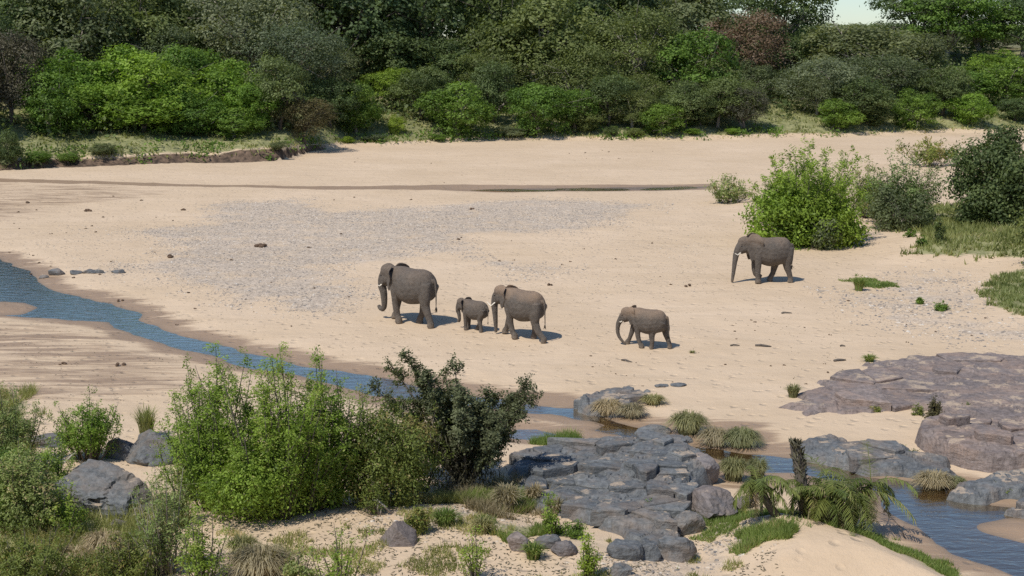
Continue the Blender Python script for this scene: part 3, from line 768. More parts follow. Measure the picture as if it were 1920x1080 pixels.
# shared tree shapes: 10 m wide and 10 m high
TREE = {}
def proto(key, seed, kind, k=16, ncl=1500, per=9, leaf=.34, spread=.28, z0=.1, bm_='bark', r0=.28, **kw):
    rng = np.random.default_rng(seed)
    lb = lobes_flat(rng, 10, 10, k) if kind == 'flat' else lobes_round(rng, 10, 10, k, z0)
    C, O, T = crown_pts(rng, lb, ncl, per, spread, **kw)
    cm = leafmesh('crown', C, O, leaf, leaf * .6, rng, M['dark'], tint=T)
    tm = trunk_mesh('trunk', rng, lb, 10, r0, M[bm_])
    TREE[key] = (cm, tm)
for i in range(5): proto('big%d' % i, 300 + i, 'round', k=30 + 3 * i, ncl=1050, per=17, leaf=.34, spread=.34)
for i in range(4): proto('fine%d' % i, 320 + i, 'round', k=36, ncl=1400, per=16, leaf=.25, spread=.36, inner=.2)
for i in range(4): proto('shrub%d' % i, 340 + i, 'round', k=28, ncl=1100, per=15, leaf=.36, spread=.30, z0=-.05, low=-.8)
for i in range(3): proto('umb%d' % i, 360 + i, 'flat', k=44, ncl=1000, per=16, leaf=.32, spread=.32, r0=.3, low=-.2)

def tree(name, key, matk, px, b_, top, wpx, label, cat='tree', group=None, dy=0, hs=None, rz=None, zoff=0.0, Y=None, bark_=None):
    """px: picture column, b_: metres behind the bank line, top: picture row of its top"""
    if Y is None:
        Y = 150.0
        for _ in range(6):
            x = atdepth(px, 260, Y).x; Y = float(np.interp(x, BANK[:, 0], BANK[:, 1])) + b_
    x = atdepth(px, 260, Y).x
    z = g1(x, Y); zt = atdepth(px, top, Y).z; wpx = wpx * (1.2 if key[:3] in ('big', 'fin') and name == 'tree' else 1.06); h = max(zt - z, .85); s = pxm(Y, z + h / 2); w_ = wpx / s
    r = random.Random(hash((px, top, wpx)) & 0xffff)
    root = empty(name, (x, Y, z + zoff), label, cat, group, rz if rz is not None else r.uniform(0, 6.28))
    cm, tm = TREE[key]
    sc = (w_ / 10, w_ / 10, h / 10)
    c = ob('crown', cm, root); setmat(c, M[matk]); c.scale = sc
    t = ob('trunk', tm, root); t.scale = sc
    if bark_ or matk in ('olive', 'grey', 'greyd', 'mid'): setmat(t, M['barkp'])
    return root

T = tree
# front row of shrubs on the far bank
SH = 'shrub'
for i, (px, b_, top, w_, k, mk, nm, lb) in enumerate([
 (25, 16, 58, 144, 'fine1', 'greybrown', 'shrub', 'grey brown twiggy bush at the far left edge above the grassy bank'),
 (130, 19, 88, 164, 'shrub1', 'bright', 'shrub', 'bright green rounded bush, leftmost of the bright clump on the far bank'),
 (225, 18, 80, 179, 'shrub0', 'bright', 'shrub', 'tallest bright green bush in the middle of the left clump'),
 (95, 13, 134, 134, 'shrub2', 'mid', 'shrub', 'mid green bush low at the left end of the bright clump'),
 (175, 12, 146, 144, 'shrub3', 'bright', 'shrub', 'bright green low bush in front of the tallest one'),
 (350, 21, 74, 154, 'shrub3', 'mid', 'shrub', 'green bush rising behind the bright clump under the grey green tree'),
 (285, 12, 100, 189, 'shrub2', 'bright', 'shrub', 'wide bright green bush at the centre front of the left clump'),
 (270, 10, 166, 164, 'shrub1', 'bright', 'shrub', 'low bright bush hanging over the cut bank'),
 (435, 14, 108, 164, 'shrub0', 'bright', 'shrub', 'bright green bush at the right of the left clump with a domed top'),
 (370, 10, 171, 134, 'shrub1', 'mid', 'shrub', 'mid green bush between two bright ones above the cut bank'),
 (480, 10, 146, 109, 'shrub3', 'bright', 'shrub', 'bright green bush next to the brown bush on the far bank'),
 (440, 8, 201, 124, 'shrub2', 'mid', 'shrub', 'low green bush with grey twigs just above the cut bank'),
 (570, 5, 176, 120, 'fine0', 'brown', 'shrub', 'brown olive bush where the cut bank ends'),
 (668, 7, 148, 100, 'shrub0', 'mid', 'shrub', 'dark green bush right of the brown one'),
 (742, 19, 130, 105, 'umb1', 'lime', 'small_tree', 'small light green umbrella shaped tree with bare stems on the grass slope'),
 (745, 6, 213, 38, 'shrub1', 'lime', 'shrub', 'small light green bush in front of the umbrella shaped tree'),
 (652, 2, 260, 28, 'shrub2', 'lime', 'shrub', 'tiny green bush at the edge of the sand'),
 (858, 3, 153, 145, 'shrub2', 'mid', 'shrub', 'round dense green bush at the sand, left of the sloping trunk'),
 (1010, 3, 148, 125, 'shrub3', 'mid', 'shrub', 'round dense green bush at the sand, right of the sloping trunk'),
 (960, 2, 235, 70, 'shrub0', 'grey', 'shrub', 'low grey green bush at the foot of the round bush'),
 (1098, 5, 196, 78, 'shrub1', 'olive', 'shrub', 'dark olive bush in the shade of the big tree'),
 (1240, 3, 190, 95, 'shrub3', 'mid', 'shrub', 'green bush under the two tall olive trees'),
 (1312, 5, 178, 80, 'shrub0', 'dark', 'shrub', 'dark green bush in front of a shaded trunk'),
 (1390, 5, 150, 95, 'fine2', 'olive', 'shrub', 'olive bush hanging over brown creepers left of the grass slope'),
 (1470, 24, 130, 110, 'shrub2', 'olive', 'shrub', 'olive green bush at the top of the grass slope'),
 (1410, 20, 110, 90, 'shrub1', 'greyd', 'shrub', 'dull green bush below the reddish tree'),
 (1572, 4, 183, 90, 'shrub0', 'mid', 'shrub', 'green bush under the spreading grey green tree'),
 (1715, 4, 163, 96, 'shrub1', 'mid', 'shrub', 'leafy green bush between the spreading tree and the pale round bush'),
 (1815, 4, 175, 98, 'shrub2', 'bright', 'shrub', 'pale green round bush at the far right end of the sand'),
 (1800, 16, 128, 130, 'shrub3', 'mid', 'shrub', 'green bush on the slope behind the pale round bush'),
 (1880, 14, 105, 130, 'shrub0', 'mid', 'shrub', 'tall green bush on the slope at the right edge'),
 (1860, 28, 90, 120, 'shrub1', 'bright', 'shrub', 'light green bush high on the right slope'),
 (1900, 6, 180, 70, 'shrub3', 'dark', 'shrub', 'dark green bush at the right edge above the sand'),
 (1640, 5, 200, 70, 'shrub2', 'dark', 'shrub', 'shaded bush under the low limbs of the spreading tree'),
 ]):
    T(nm, k, mk, px, b_, top, w_, lb, 'bush' if nm == 'shrub' else 'tree', 'bushes along the far bank' if nm == 'shrub' else None)
for px, b_, top, w_, k, mk, lb in [(1078, 5, 167, 99, 'big1', 'mid', 'dark shaded bush at the sand just right of the round green bush'), (1140, 6, 140, 115, 'big2', 'dark', 'dark bush in the deep shade right of the olive bush'),
    (1185, 5, 170, 95, 'fine1', 'olive', 'olive bush at the sand edge left of the pale path'), (1285, 5, 151, 109, 'big3', 'dark', 'dark bush at the sand right of the green bush'), (1345, 6, 143, 115, 'big0', 'olive', 'dark bush filling the hollow left of the brown creepers'),
    (1395, 4, 160, 95, 'fine2', 'greybrown', 'mass of brown creepers hanging to the sand'), (620, 8, 145, 115, 'big4', 'dark', 'dark bush behind the right end of the cut bank'), (925, 8, 115, 95, 'big1', 'dark', 'shaded bush behind the sloping trunk'), (790, 11, 125, 115, 'big2', 'dark', 'shaded bush between the umbrella shaped tree and the round bush'),
    (1610, 6, 145, 135, 'big3', 'dark', 'dark bush closing the hollow under the spreading tree'), (1765, 8, 125, 105, 'big0', 'dark', 'dark bush between the leafy and the pale round bush'), (1530, 9, 140, 85, 'fine3', 'greyd', 'dull bush at the right foot of the grass slope'), (525, 10, 105, 115, 'big2', 'dark', 'dark bush behind the gap between bright and brown bushes')]:
    T('shrub', k, mk, px, b_, top, w_, lb, 'bush', 'bushes along the far bank')
# small bushes on the cut bank
for px, b_, top, w_, mk, lb in [(12, 1.5, 240, 60, 'dark', 'dark bush overhanging the cut bank at the left edge'), (70, 1.6, 283, 60, 'mid', 'low green bush on the cut bank right of the dark one'),
    (190, 1.8, 268, 60, 'greyd', 'grey green bush on the lip of the cut bank under the bright clump'), (125, 1.6, 285, 40, 'mid', 'small green bush on the bare patch of the cut bank'),
    
    (520, 1.6, 283, 36, 'greyd', 'last small bush at the right end of the cut bank'),
    (700, 3, 252, 50, 'grey', 'low pale bush on the grass tongue'), (820, 2, 255, 40, 'mid', 'low green bush at the foot of the round bush by the sand'),
    (1300, 2.0, 248, 34, 'bright', 'low bright plants at the sand left of the brown creepers'), (1375, 2, 250, 34, 'bright', 'low bright plants at the foot of the brown creepers'), (1190, 2, 240, 40, 'olive', 'low olive bush beside the pale path'), (1145,2.5,235,30,'dark','small dark bush left of the pale path')]:
    T('shrub', 'shrub%d' % (px % 4), mk, px, b_, top, w_, lb, 'bush', 'low bushes on the cut bank and grass edge')
# tall trees behind
for px, b_, top, w_, k, mk, lb in [
 (60, 43, -60, 210, 'big0', 'dark', 'dark green tree in the top left corner'),
 (150, 33, -30, 200, 'big1', 'greyd', 'dull grey green tree behind the bright clump, left'),
 (255, 35, -40, 190, 'big2', 'olive', 'olive dark tree behind the bright clump, middle'),
 (325, 39, -30, 150, 'big3', 'dark', 'dark tree squeezed between the olive and the silver trees'),
 (310, 29, 45, 130, 'fine3', 'greyd', 'grey twiggy tree below the olive dark tree'),
 (480, 31, -50, 210, 'fine0', 'grey', 'large silvery grey green tree behind the bright clump'),
 (560, 23, 40, 170, 'fine2', 'grey', 'silvery tree leaning right over the brown bush'),
 (620, 29, 90, 110, 'fine1', 'greyd', 'grey brown small tree behind the dark bush'),
 (670, 37, -90, 230, 'big4', 'dark2', 'tall dark blue green tree left of the centre'),
 (800, 39, -100, 220, 'big2', 'dark2', 'tall dark tree with deep shade at the top centre'),
 (740, 29, 40, 150, 'big0', 'dark', 'shaded dark tree behind the umbrella shaped tree'),
 (830, 27, 70, 130, 'big3', 'dark', 'shaded dark tree behind the round bush'),
 (940, 29, -50, 180, 'big1', 'olive', 'yellowish olive tree right of the deep shade'),
 (925, 18, 90, 130, 'fine1', 'olive', 'low olive tree over the sloping trunk'),
 (1020, 21, -20, 210, 'big0', 'olive', 'large drooping olive tree at the top centre'),
 (1080, 13, 80, 150, 'fine3', 'olive', 'olive tree with hanging limbs over the dark olive bush'),
 (1120, 37, -80, 200, 'big4', 'dark', 'dark tree behind the two drooping olive ones'),
 (1190, 19, 10, 180, 'fine2', 'olive', 'tall mid green tree right of the centre with hanging limbs'),
 (1180, 11, 130, 120, 'fine0', 'olive', 'lower olive tree leaning over the shaded bank'),
 (1300, 14, 55, 145, 'big3', 'mid', 'fresher green tree with rounded top beside the reddish tree'),
 (1330, 12, 105, 100, 'fine1', 'olive', 'pale olive tree hanging before the deep shade at the right'),
 (1250, 41, -60, 190, 'big2', 'greyd', 'tall dull tree behind the fresher green one'),
 (1395, 27, 18, 150, 'fine3', 'red', 'reddish brown dry leaved tree'),
 (1345, 47, 26, 100, 'big0', 'dark', 'dark tree top behind the reddish tree'),
 (1600, 27, 44, 200, 'big1', 'greyd', 'spreading grey green tree right of the sky gap'),
 (1540, 13, 98, 160, 'fine0', 'grey', 'dense grey green tree hanging low beside the grass slope'),
 (1645, 15, 100, 150, 'fine2', 'greyd', 'dull green tree arching over the shaded hollow'),
 (1700, 27, 60, 140, 'big4', 'greyd', 'dull tree below the flat topped ones at the right'),
 (1760, 33, 120, 110, 'fine1', 'mid', 'soft green tree beside the bare yellow patch of slope'),
 (1480, 37, 60, 120, 'big2', 'dark', 'dark tree standing under the first flat topped tree'),
 (5, 29, 20, 120, 'big3', 'dark', 'dark tree at the left edge above the twiggy bush'),
 (420, 49, -70, 180, 'big1', 'dark', 'dark tree top left of the silver tree'),
 (590, 53, -80, 180, 'big3', 'dark', 'dark tree top right of the silver tree')]:
    T('tree', k, mk, px, b_, top, w_, lb, 'tree', 'trees on the far slope')
for px, b_, top, w_, k, mk, lb in [
 (1450, 42, -50, 180, 'umb0', 'dark', 'flat topped spreading tree left of the sky gap with pale trunk'),
 (1715, 52, -30, 165, 'umb1', 'dark', 'flat topped tree above the spreading grey green tree'),
 (1765, 48, -20, 160, 'umb2', 'mid', 'flat topped tree with layered limbs against the sky'),
 (1830, 50, -5, 160, 'umb0', 'mid', 'flat topped tree with dark limbs over the bright slope'),
 (1905, 48, -10, 130, 'umb1', 'dark', 'flat topped tree in the top right corner')]:
    T('tree', k, mk, px, b_, top, w_, lb, 'tree', 'flat topped trees on the skyline', bark_='barkp')
# rows far behind that fill the gaps
far = [(px, 60 + (i % 3) * 9, -60 + (i * 37) % 50, 190, 'big%d' % (i % 5)) for i, px in enumerate(range(-150, 1350, 95))] + \
      [(px, 66 + (i % 2) * 9, 42 + (i * 23) % 22, 130, 'big%d' % (i % 5)) for i, px in enumerate(range(1380, 2060, 75))]
for px, b_, top, w_, k in far:
    T('tree', k, 'dark', px, b_, top, w_, 'dark tree barely seen behind the trees of the far slope', 'tree', 'dark trees filling the gaps on the far slope')
for i, (px, b_) in enumerate([(-130, 14), (-240, 22), (-60, 30), (2010, 14), (2120, 20), (2050, 34), (-170, 40), (2230, 12)]):
    T('tree', 'big%d' % (i % 5), 'dark', px, b_, 10, 200, 'dark tree beyond the edge of the view on the far slope', 'tree', 'trees beyond the picture edges')

# sloping trunk and pale stems in the shade of the far bank
def branch(name, pts, r, label, cat='branch', m_='bark', taper=.4, n_=6, px=True):
    base = place(*pts[0][:2]) if px else Vector(pts[0])
    mb = MB(); q = []
    for (a, b_) in pts:
        p_ = atdepth(a, b_, base.y); q.append((p_.x - base.x, (p_.z - base.z) * .12, p_.z - base.z))
    mb.tube(q, [r * (1 - (1 - taper) * i / (len(q) - 1)) for i in range(len(q))], n_)
    return tag(ob(name, mb.build(name, M[m_]), loc=tuple(base)), label, cat)
branch('leaning_trunk', [(932, 214), (940, 200), (952, 188), (968, 172)], .28, 'sloping brown trunk between the two round green bushes', 'tree trunk', 'barkp')

# undergrowth and grass on the far slope
def scatter(name, fn, n_, seed, lo, hi, leaf, mat_, label, hgt, per=4, spread=.3, upd=0.9, aspect=.3, kind='stuff'):
    rng = np.random.default_rng(seed)
    x = rng.uniform(lo[0], hi[0], n_); y = rng.uniform(lo[1], hi[1], n_); k = rng.random(n_) < fn(x, y); x = x[k]; y = y[k]; z = gz(x, y)
    m_ = len(x); ct = np.clip(.5 + (fbm(x / 3, y / 3, seed=seed) - .5) * 2, 0, 1)
    C = np.repeat(np.stack([x, y, z], -1), per, 0); off = rng.normal(size=C.shape) * spread; off[:, 2] = rng.uniform(0, hgt, len(C)); C = C + off
    O = rng.normal(size=C.shape) * .5
    ax = np.zeros_like(C); ax[:, 2] = 1.0 * upd; ax[:, :2] = rng.normal(size=(len(C), 2)) * .35
    return tag(ob(name, leafmesh(name, C, O, leaf, leaf * aspect, rng, mat_, up=0, tint=np.repeat(ct, per), axis=ax)), label, kind=kind)
def farslope(b0, b1, dens): return lambda x, y: ((bankb(x, y) > b0) & (bankb(x, y) < b1)) * dens * (fbm(x / 4, y / 4, seed=77) > .42) 
Lx, Hx = at(-250, 262).x * 1.05, at(2150, 262).x * 1.05
scatter('grass', lambda x, y: ((bankb(x, y) > .8) & (bankb(x, y) < 24)) * (fbm(x / 3, y / 3, seed=78) > .36), 34000, 501, (Lx, 105), (Hx, 215), .50, M['grassy'], 'yellow green grass covering the foot of the far slope', .25, per=3, spread=.35, aspect=.32)
scatter('undergrowth', farslope(8, 75, .8), 24000, 502, (Lx, 115), (Hx, 275), .6, M['dark'], 'dark undergrowth between the trees of the far slope', 2.8, per=7, spread=.6, upd=.2, aspect=.6)

scatter('bank_plants', lambda x, y: ((bankb(x, y) > -.1) & (bankb(x, y) < 4.5)) * (fbm(x / 2.5, y / 2.5, seed=79) > .50), 22000, 503, (Lx, 105), (Hx, 180), .42, M['mid'], 'low green plants along the edge of the bank', .8, per=6, spread=.40, upd=.3, aspect=.5)
scatter('bank_plants', lambda x, y: ((bankb(x, y) > .2) & (bankb(x, y) < 5)) * (x < BANK[9, 0]) * (fbm(x / 2, y / 2, seed=80) > .52), 9000, 504, (Lx, 105), (Hx, 140), .40, M['greyd'], 'grey green creepers hanging over the cut bank', .7, per=8, spread=.40, upd=.2, aspect=.5)
# ---------------------------------------------------------------- stemmed bushes (near ones, each built on its own)
def plume(name, px, py, wpx, hpx, label, matk, seed, nst=26, leaf=.12, dens=1.0, cat='bush', asp=.38, spread=.9, top=.0, dep=None, bark_='bark', group=None, sprig=.28, tuft=.055, bare=.12, vert=.55, lowfill=.35, stemr=.018):
    rng = np.random.default_rng(seed); q = place(px, py); s = pxm(q.y, q.z + .5); W_ = wpx / s; H_ = hpx / s
    Dp = dep or W_ * .8
    root = empty(name, tuple(q), label, cat, group)
    mb = MB(); C = []; A = []; Tn = []
    for i in range(nst):
        a = rng.uniform(0, 6.28); rr = math.sqrt(rng.random()); hh = H_ * (1 - .45 * rr ** 1.5 * rng.random()) * rng.uniform(.5, 1.0)
        if i == 0: hh = H_; rr = .15
        tx, ty = math.cos(a) * rr * W_ * .5 * spread, math.sin(a) * rr * Dp * .5 * spread
        bx, by = tx * .28 + rng.normal() * .05, ty * .28 + rng.normal() * .05
        k1 = np.array([bx, by, -.1]); k2 = np.array([bx + (tx - bx) * .5, by + (ty - by) * .5, hh * .45]); k3 = np.array([tx, ty, hh])
        k2 += rng.normal(size=3) * .05 * H_
        f_ = lambda t: (1 - t) ** 2 * k1 + 2 * t * (1 - t) * k2 + t * t * k3
        mb.tube([tuple(f_(t)) for t in (0, .25, .5, .75, 1)], [stemr * H_ ** .5 * v for v in (1, .8, .6, .4, .15)], 4)
        ntw = int(max(5, hh * 7.5 * dens))
        ct = rng.normal() * .16 + .5
        for j in range(ntw):
            t = rng.uniform(bare, 1) ** .8; p0 = f_(t); d = rng.normal(size=3); d[2] = abs(d[2]) * vert + .35; d /= np.linalg.norm(d)
            L_ = sprig * H_ ** .5 * (1.15 - t * .75) * rng.uniform(.6, 1.3)
            if j % 3 == 0: mb.tube([tuple(p0), tuple(p0 + d * L_ * .9)], [.006, .002], 3, cap=False)
            nl = int(21 * dens * rng.uniform(.6, 1.4)); u = rng.random(nl)[:, None] ** .6
            C.append(p0 + d * L_ * u + rng.normal(size=(nl, 3)) * tuft * (1.2 - .4 * u)); A.append(np.repeat(d[None], nl, 0)); Tn.append(np.full(nl, ct + (t - .5) * .35 + rng.normal() * .15))
    C = np.concatenate(C); A = np.concatenate(A); Tn = np.concatenate(Tn)
    C[:, 2] = np.maximum(C[:, 2], .02)
    if lowfill:   # inner leaves that close the middle of the bush
        m_ = int(len(C) * lowfill); d = rng.normal(size=(m_, 3)); d /= np.linalg.norm(d, axis=1)[:, None]; d *= rng.random(m_)[:, None] ** .45
        nq = max(6, m_ // 45); cq = rng.normal(size=(nq, 3)); cq /= np.linalg.norm(cq, axis=1)[:, None]; cq *= rng.uniform(.55, 1.1, nq)[:, None]; qi = rng.integers(0, nq, m_)
        d = cq[qi]; e = d * np.array([W_ * .40, Dp * .40, H_ * .32]) + rng.normal(size=(m_, 3)) * .075 * H_ ** .5; e[:, 2] += H_ * .33; e[:, 2] = np.abs(e[:, 2]); qt = np.clip(rng.normal(size=nq) * .25 + .5, 0, 1)[qi]
        C = np.concatenate([C, e]); A = np.concatenate([A, d + .01]); Tn = np.concatenate([Tn, qt])
    O = C - np.array([0, 0, H_ * .3]); O /= np.linalg.norm(O, axis=1)[:, None] + 1e-6
    ob('foliage', leafmesh('foliage', C, O, leaf, leaf * asp, rng, M[matk], up=.3, rnd=.9, tint=Tn, axis=A), root)
    ob('stems', mb.build('stems', M[bark_]), root)
    return root
def roundbush(name, px, py, wpx, hpx, label, matk, seed, leaf=.14, ncl=1500, per=9, k=20, cat='bush', group=None, spread=.13, z0=-.1, bark_='bark', trunk=.06, low=-.9, dep=1.0):
    rng = np.random.default_rng(seed); q = place(px, py); s = pxm(q.y, q.z + 1); W_ = wpx / s; H_ = hpx / s
    root = empty(name, tuple(q), label, cat, group)
    lb = lobes_round(rng, W_, H_, k, z0); lb = [(a, b_ * dep, c, d, e, f) for a, b_, c, d, e, f in lb]
    C, O, Tt = crown_pts(rng, lb, int(ncl / 3), per * 3, spread * 1.25, low=low, inner=.25)
    C[:, 2] = np.maximum(C[:, 2], .02)
    ob('foliage', leafmesh('foliage', C, O, leaf, leaf * .5, rng, M[matk], tint=Tt), root)
    ob('stems', trunk_mesh('stems', rng, lb, H_, trunk, M[bark_], 4), root)
    return root

# right middle ground
roundbush('bush', 1465, 462, 140, 100, 'bright green bush behind the lone elephant, left half', 'lime', 601, leaf=.24, ncl=1800, k=24, spread=.24)
roundbush('bush', 1560, 458, 120, 90, 'bright green bush behind the lone elephant, right half', 'lime', 602, leaf=.24, ncl=1400, k=20, spread=.24)
plume('bush', 1508, 448, 215, 178, 'tall feathery shoots rising out of the bright green bush', 'lime', 603, nst=70, leaf=.26, dens=.7, sprig=.55, tuft=.10, bare=.1, lowfill=.1, asp=.28, spread=1.05)
plume('bush', 1685, 420, 170, 135, 'grey green feathery bush right of the bright one', 'pale', 604, nst=38, leaf=.22, dens=.6, sprig=.42, tuft=.13)
roundbush('bush', 1690, 432, 130, 82, 'grey leaved low bush with twisted stems under the feathery one', 'greyd', 605, leaf=.2, ncl=1000, spread=.22, bark_='barkp')
plume('bush', 1625, 408, 80, 110, 'narrow pale feathery bush between the bright and the grey one', 'pale', 611, nst=22, leaf=.2, dens=.6, sprig=.42, tuft=.13)
roundbush('bush', 1545, 464, 80, 58, 'small dull blue green bush at the foot of the bright one', 'greyd', 606, leaf=.18, ncl=700, spread=.18)
plume('bush', 1368, 380, 110, 50, 'low grey green bush leaning left on the sand', 'pale', 607, nst=24, leaf=.22, dens=.6, sprig=.4, tuft=.16, spread=1.15)
plume('bush', 1745, 312, 120, 55, 'low feathery green bush on the far sand left of the dark bush', 'yolive', 608, nst=26, leaf=.3, dens=.5, sprig=.5, tuft=.2, spread=1.1)
roundbush('bush', 1850, 415, 150, 185, 'large dark green bush at the right edge', 'dark', 609, leaf=.26, ncl=2600, k=30, spread=.3)
roundbush('bush', 1905, 425, 120, 150, 'dark green bush cut by the right picture edge', 'dark', 610, leaf=.26, ncl=1500, k=24, spread=.3)
roundbush('bush', 1960, 500, 110, 120, 'olive bush just inside the right picture edge over the grass', 'olive', 612, leaf=.22, ncl=900, spread=.25)
plume('plant', 1760, 455, 26, 50, 'thin upright dark plant standing in the grass at the right', 'dark', 613, nst=6, leaf=.16, sprig=.16, tuft=.06, cat='plant', lowfill=0)
for i, (px, py, w_, h_, mk, lb) in enumerate([(1765, 582, 36, 16, 'mid', 'small green weed on the stones at the right, larger of two'), (1724, 570, 12, 12, 'mid', 'tiny green weed on the stones at the right'), (1705, 445, 30, 18, 'mid', 'low green weed at the left of the grass patch'), (1730, 462, 26, 20, 'mid', 'low weed in the middle of the grass patch')]):
    plume('weed', px, py, w_, h_, lb, mk, 620 + i, nst=9, leaf=.12, cat='plant', sprig=.14, tuft=.05, group='weeds among the stones', dens=.7)

# foreground bushes
plume('bush', 405, 955, 190, 315, 'tall feathery green bush at the left of the big foreground clump', 'lime', 701, nst=34, leaf=.085, dens=1.1, lowfill=.35, vert=.25, spread=1.1, sprig=.30, tuft=.06)
plume('bush', 520, 968, 200, 330, 'tallest feathery green bush in the middle of the foreground clump', 'fgreen', 702, nst=38, leaf=.085, dens=1.1, lowfill=.35, vert=.25, spread=1.1, sprig=.30, tuft=.06)
plume('bush', 615, 950, 150, 300, 'feathery green bush at the right of the foreground clump next to the olive shrub', 'fgreen', 703, nst=26, leaf=.085, dens=1.1, lowfill=.35, vert=.25, spread=1.1, sprig=.30, tuft=.06)
roundbush('bush', 480, 972, 200, 130, 'dense low green foliage at the front of the foreground clump', 'fgreen', 704, leaf=.09, ncl=2000, k=34, spread=.12, per=10)
roundbush('bush', 600, 950, 150, 115, 'dense lower foliage right of the front green foliage', 'fgreen', 714, leaf=.09, ncl=1300, k=24, spread=.12, per=10)
plume('bush', 345, 935, 130, 190, 'thinner green bush spreading left in front of the boulder', 'fgreen', 705, nst=24, leaf=.08, dens=.9, lowfill=.3)
roundbush('bush', 725, 945, 210, 185, 'yellow olive shrub between the green clump and the dark tree', 'yolive', 706, leaf=.085, ncl=3200, k=34, spread=.12, per=10)
plume('bush', 690, 940, 140, 230, 'olive green shoots above the yellow olive shrub', 'yolive', 707, nst=22, leaf=.08, dens=.9, lowfill=.2)
plume('bush', 770, 935, 150, 190, 'olive green leafy shrub merging into the dark tree from the left', 'yolive', 708, nst=26, leaf=.085, dens=1.0, lowfill=.4, vert=.25, spread=1.1)
plume('bush', 560, 958, 200, 270, 'full leafy green bush filling the gap between the upright shoots', 'fgreen', 709, nst=34, leaf=.085, dens=1.1, lowfill=.4, vert=.2, spread=1.15)
# dark tree
def darktree():
    rng = np.random.default_rng(720); q = place(872, 918); s = pxm(q.y, 1.5)
    root = empty('small_tree', tuple(q), 'small blackish green tree with leafy limbs and creepers left of the outcrop', 'tree')
    mb = MB(); C = []; A = []; Tn = []
    tips = [(-165, 235, 1.5), (-120, 255, .6), (-75, 235, -.5), (-40, 215, .8), (0, 205, -.8), (45, 190, .2), (95, 180, .5), (128, 215, .2), (140, 195, -.2), (110, 130, .9), (60, 120, -1), (-90, 170, 1.2), (-150, 170, .2), (-40, 150, 1.3), (20, 150, 1.1), (85, 100, .3), (-20, 245, .2), (-190, 190, .8), (-55, 190, .9), (30, 120, .9), (-110, 120, 1.0), (120, 160, .6), (-130, 90, .9), (-60, 85, 1.4), (10, 75, 1.2), (70, 150, -.6), (-10, 165, -1.2), (-80, 210, .3), (60, 165, 1.0), (100, 150, 1.2), (-30, 110, .4), (40, 150, -.3)]
    for (dx, dz, dy) in tips:
        e = np.array([dx / s * .95, dy, dz / s]); m_ = np.array([dx / s * .3 + rng.normal() * .1, dy * .3, dz / s * .5]); o_ = np.array([0., 0, -.1])
        f_ = lambda t: (1 - t) ** 2 * o_ + 2 * t * (1 - t) * m_ + t * t * e
        mb.tube([tuple(f_(t)) for t in (0, .25, .5, .75, 1)], [.075, .055, .038, .022, .008], 5)
        for j in range(38):
            t = rng.uniform(.38, 1) ** .7; p0 = f_(t); d = rng.normal(size=3); d[2] += .5; d /= np.linalg.norm(d); L_ = rng.uniform(.18, .6) * (1.25 - t * .6)
            mb.tube([tuple(p0), tuple(p0 + d * L_)], [.010, .003], 3, cap=False)
            nl = 42; u = rng.random(nl)[:, None] ** .6
            C.append(p0 + d * L_ * u + rng.normal(size=(nl, 3)) * .06); A.append(np.repeat(d[None], nl, 0)); Tn.append(np.full(nl, rng.normal() * .15 + .5))
    C = np.concatenate(C); A = np.concatenate(A); Tn = np.concatenate(Tn)
    O = C - np.array([0, 0, 1.5]); O /= np.linalg.norm(O, axis=1)[:, None]
    ob('foliage', leafmesh('foliage', C, O, .095, .05, rng, M['fdark'], up=.3, tint=Tn, axis=A), root)
    ob('limbs', mb.build('limbs', M['bark']), root)
    # hanging brown creepers at the trunk
    n_ = 2600; t = rng.random(n_); C = np.stack([rng.normal(size=n_) * .28 - .1 + rng.choice([-.35, .0, .5], n_), rng.normal(size=n_) * .3 - .1, t * 1.9], -1)
    ax = np.zeros_like(C); ax[:, 2] = 1
    cr = ob('creepers', leafmesh('creepers', C, ax * 0 + rng.normal(size=C.shape) * .4, .22, .035, rng, M['greybrown'], up=0, axis=ax), root); cr['label'] = 'dry brown creepers hanging round the trunk'
darktree()
# left side
roundbush('bush', 5, 985, 150, 150, 'dark green dense bush at the lower left edge', 'mid', 721, leaf=.09, ncl=2200, k=30, spread=.13, per=10)
plume('bush', 60, 1000, 190, 190, 'loose pale green bush in front of the dark dense one at the left edge', 'pale', 717, nst=40, leaf=.085, dens=1.1)
plume('bush', 20, 880, 150, 175, 'pale green feathery bush at the left edge above the dark one', 'pale', 722, nst=26, leaf=.085, dens=1.0)
plume('bush', 100, 930, 90, 110, 'small pale bush between the left edge bush and the boulder', 'fgreen', 723, nst=18, leaf=.08)
plume('bush', 165, 862, 150, 140, 'light green shrub on the rocks with dark stems behind the big boulder', 'fgreen', 724, nst=30, leaf=.085, dens=1.1)
plume('bush', 310, 1075, 150, 210, 'airy willowy bush at the bottom in front of the boulder', 'pale', 725, nst=26, leaf=.075, dens=.85, lowfill=.1, bark_='barkp')
plume('bush', 380, 1100, 120, 150, 'fresh green willowy bush at the bottom edge beside the straw tussock', 'fgreen', 726, nst=20, leaf=.075, dens=.9, lowfill=.2)
plume('bush', 60, 1110, 220, 130, 'green bush in the bottom left corner', 'yolive', 727, nst=36, leaf=.08, lowfill=.5)
plume('bush', 190, 1100, 150, 90, 'low olive bush at the bottom left between the corner bush and the willowy one', 'yolive', 728, nst=20, leaf=.07)
plume('bush', 635, 1110, 110, 140, 'light green arching bush at the bottom edge right of the straw tussock', 'fgreen', 729, nst=16, leaf=.075, dens=.7, lowfill=.05, spread=1.1)
plume('plant', 890, 1090, 60, 110, 'slim light green sapling on the foreground sand', 'fgreen', 730, nst=9, leaf=.075, cat='plant', dens=.8, lowfill=.05)
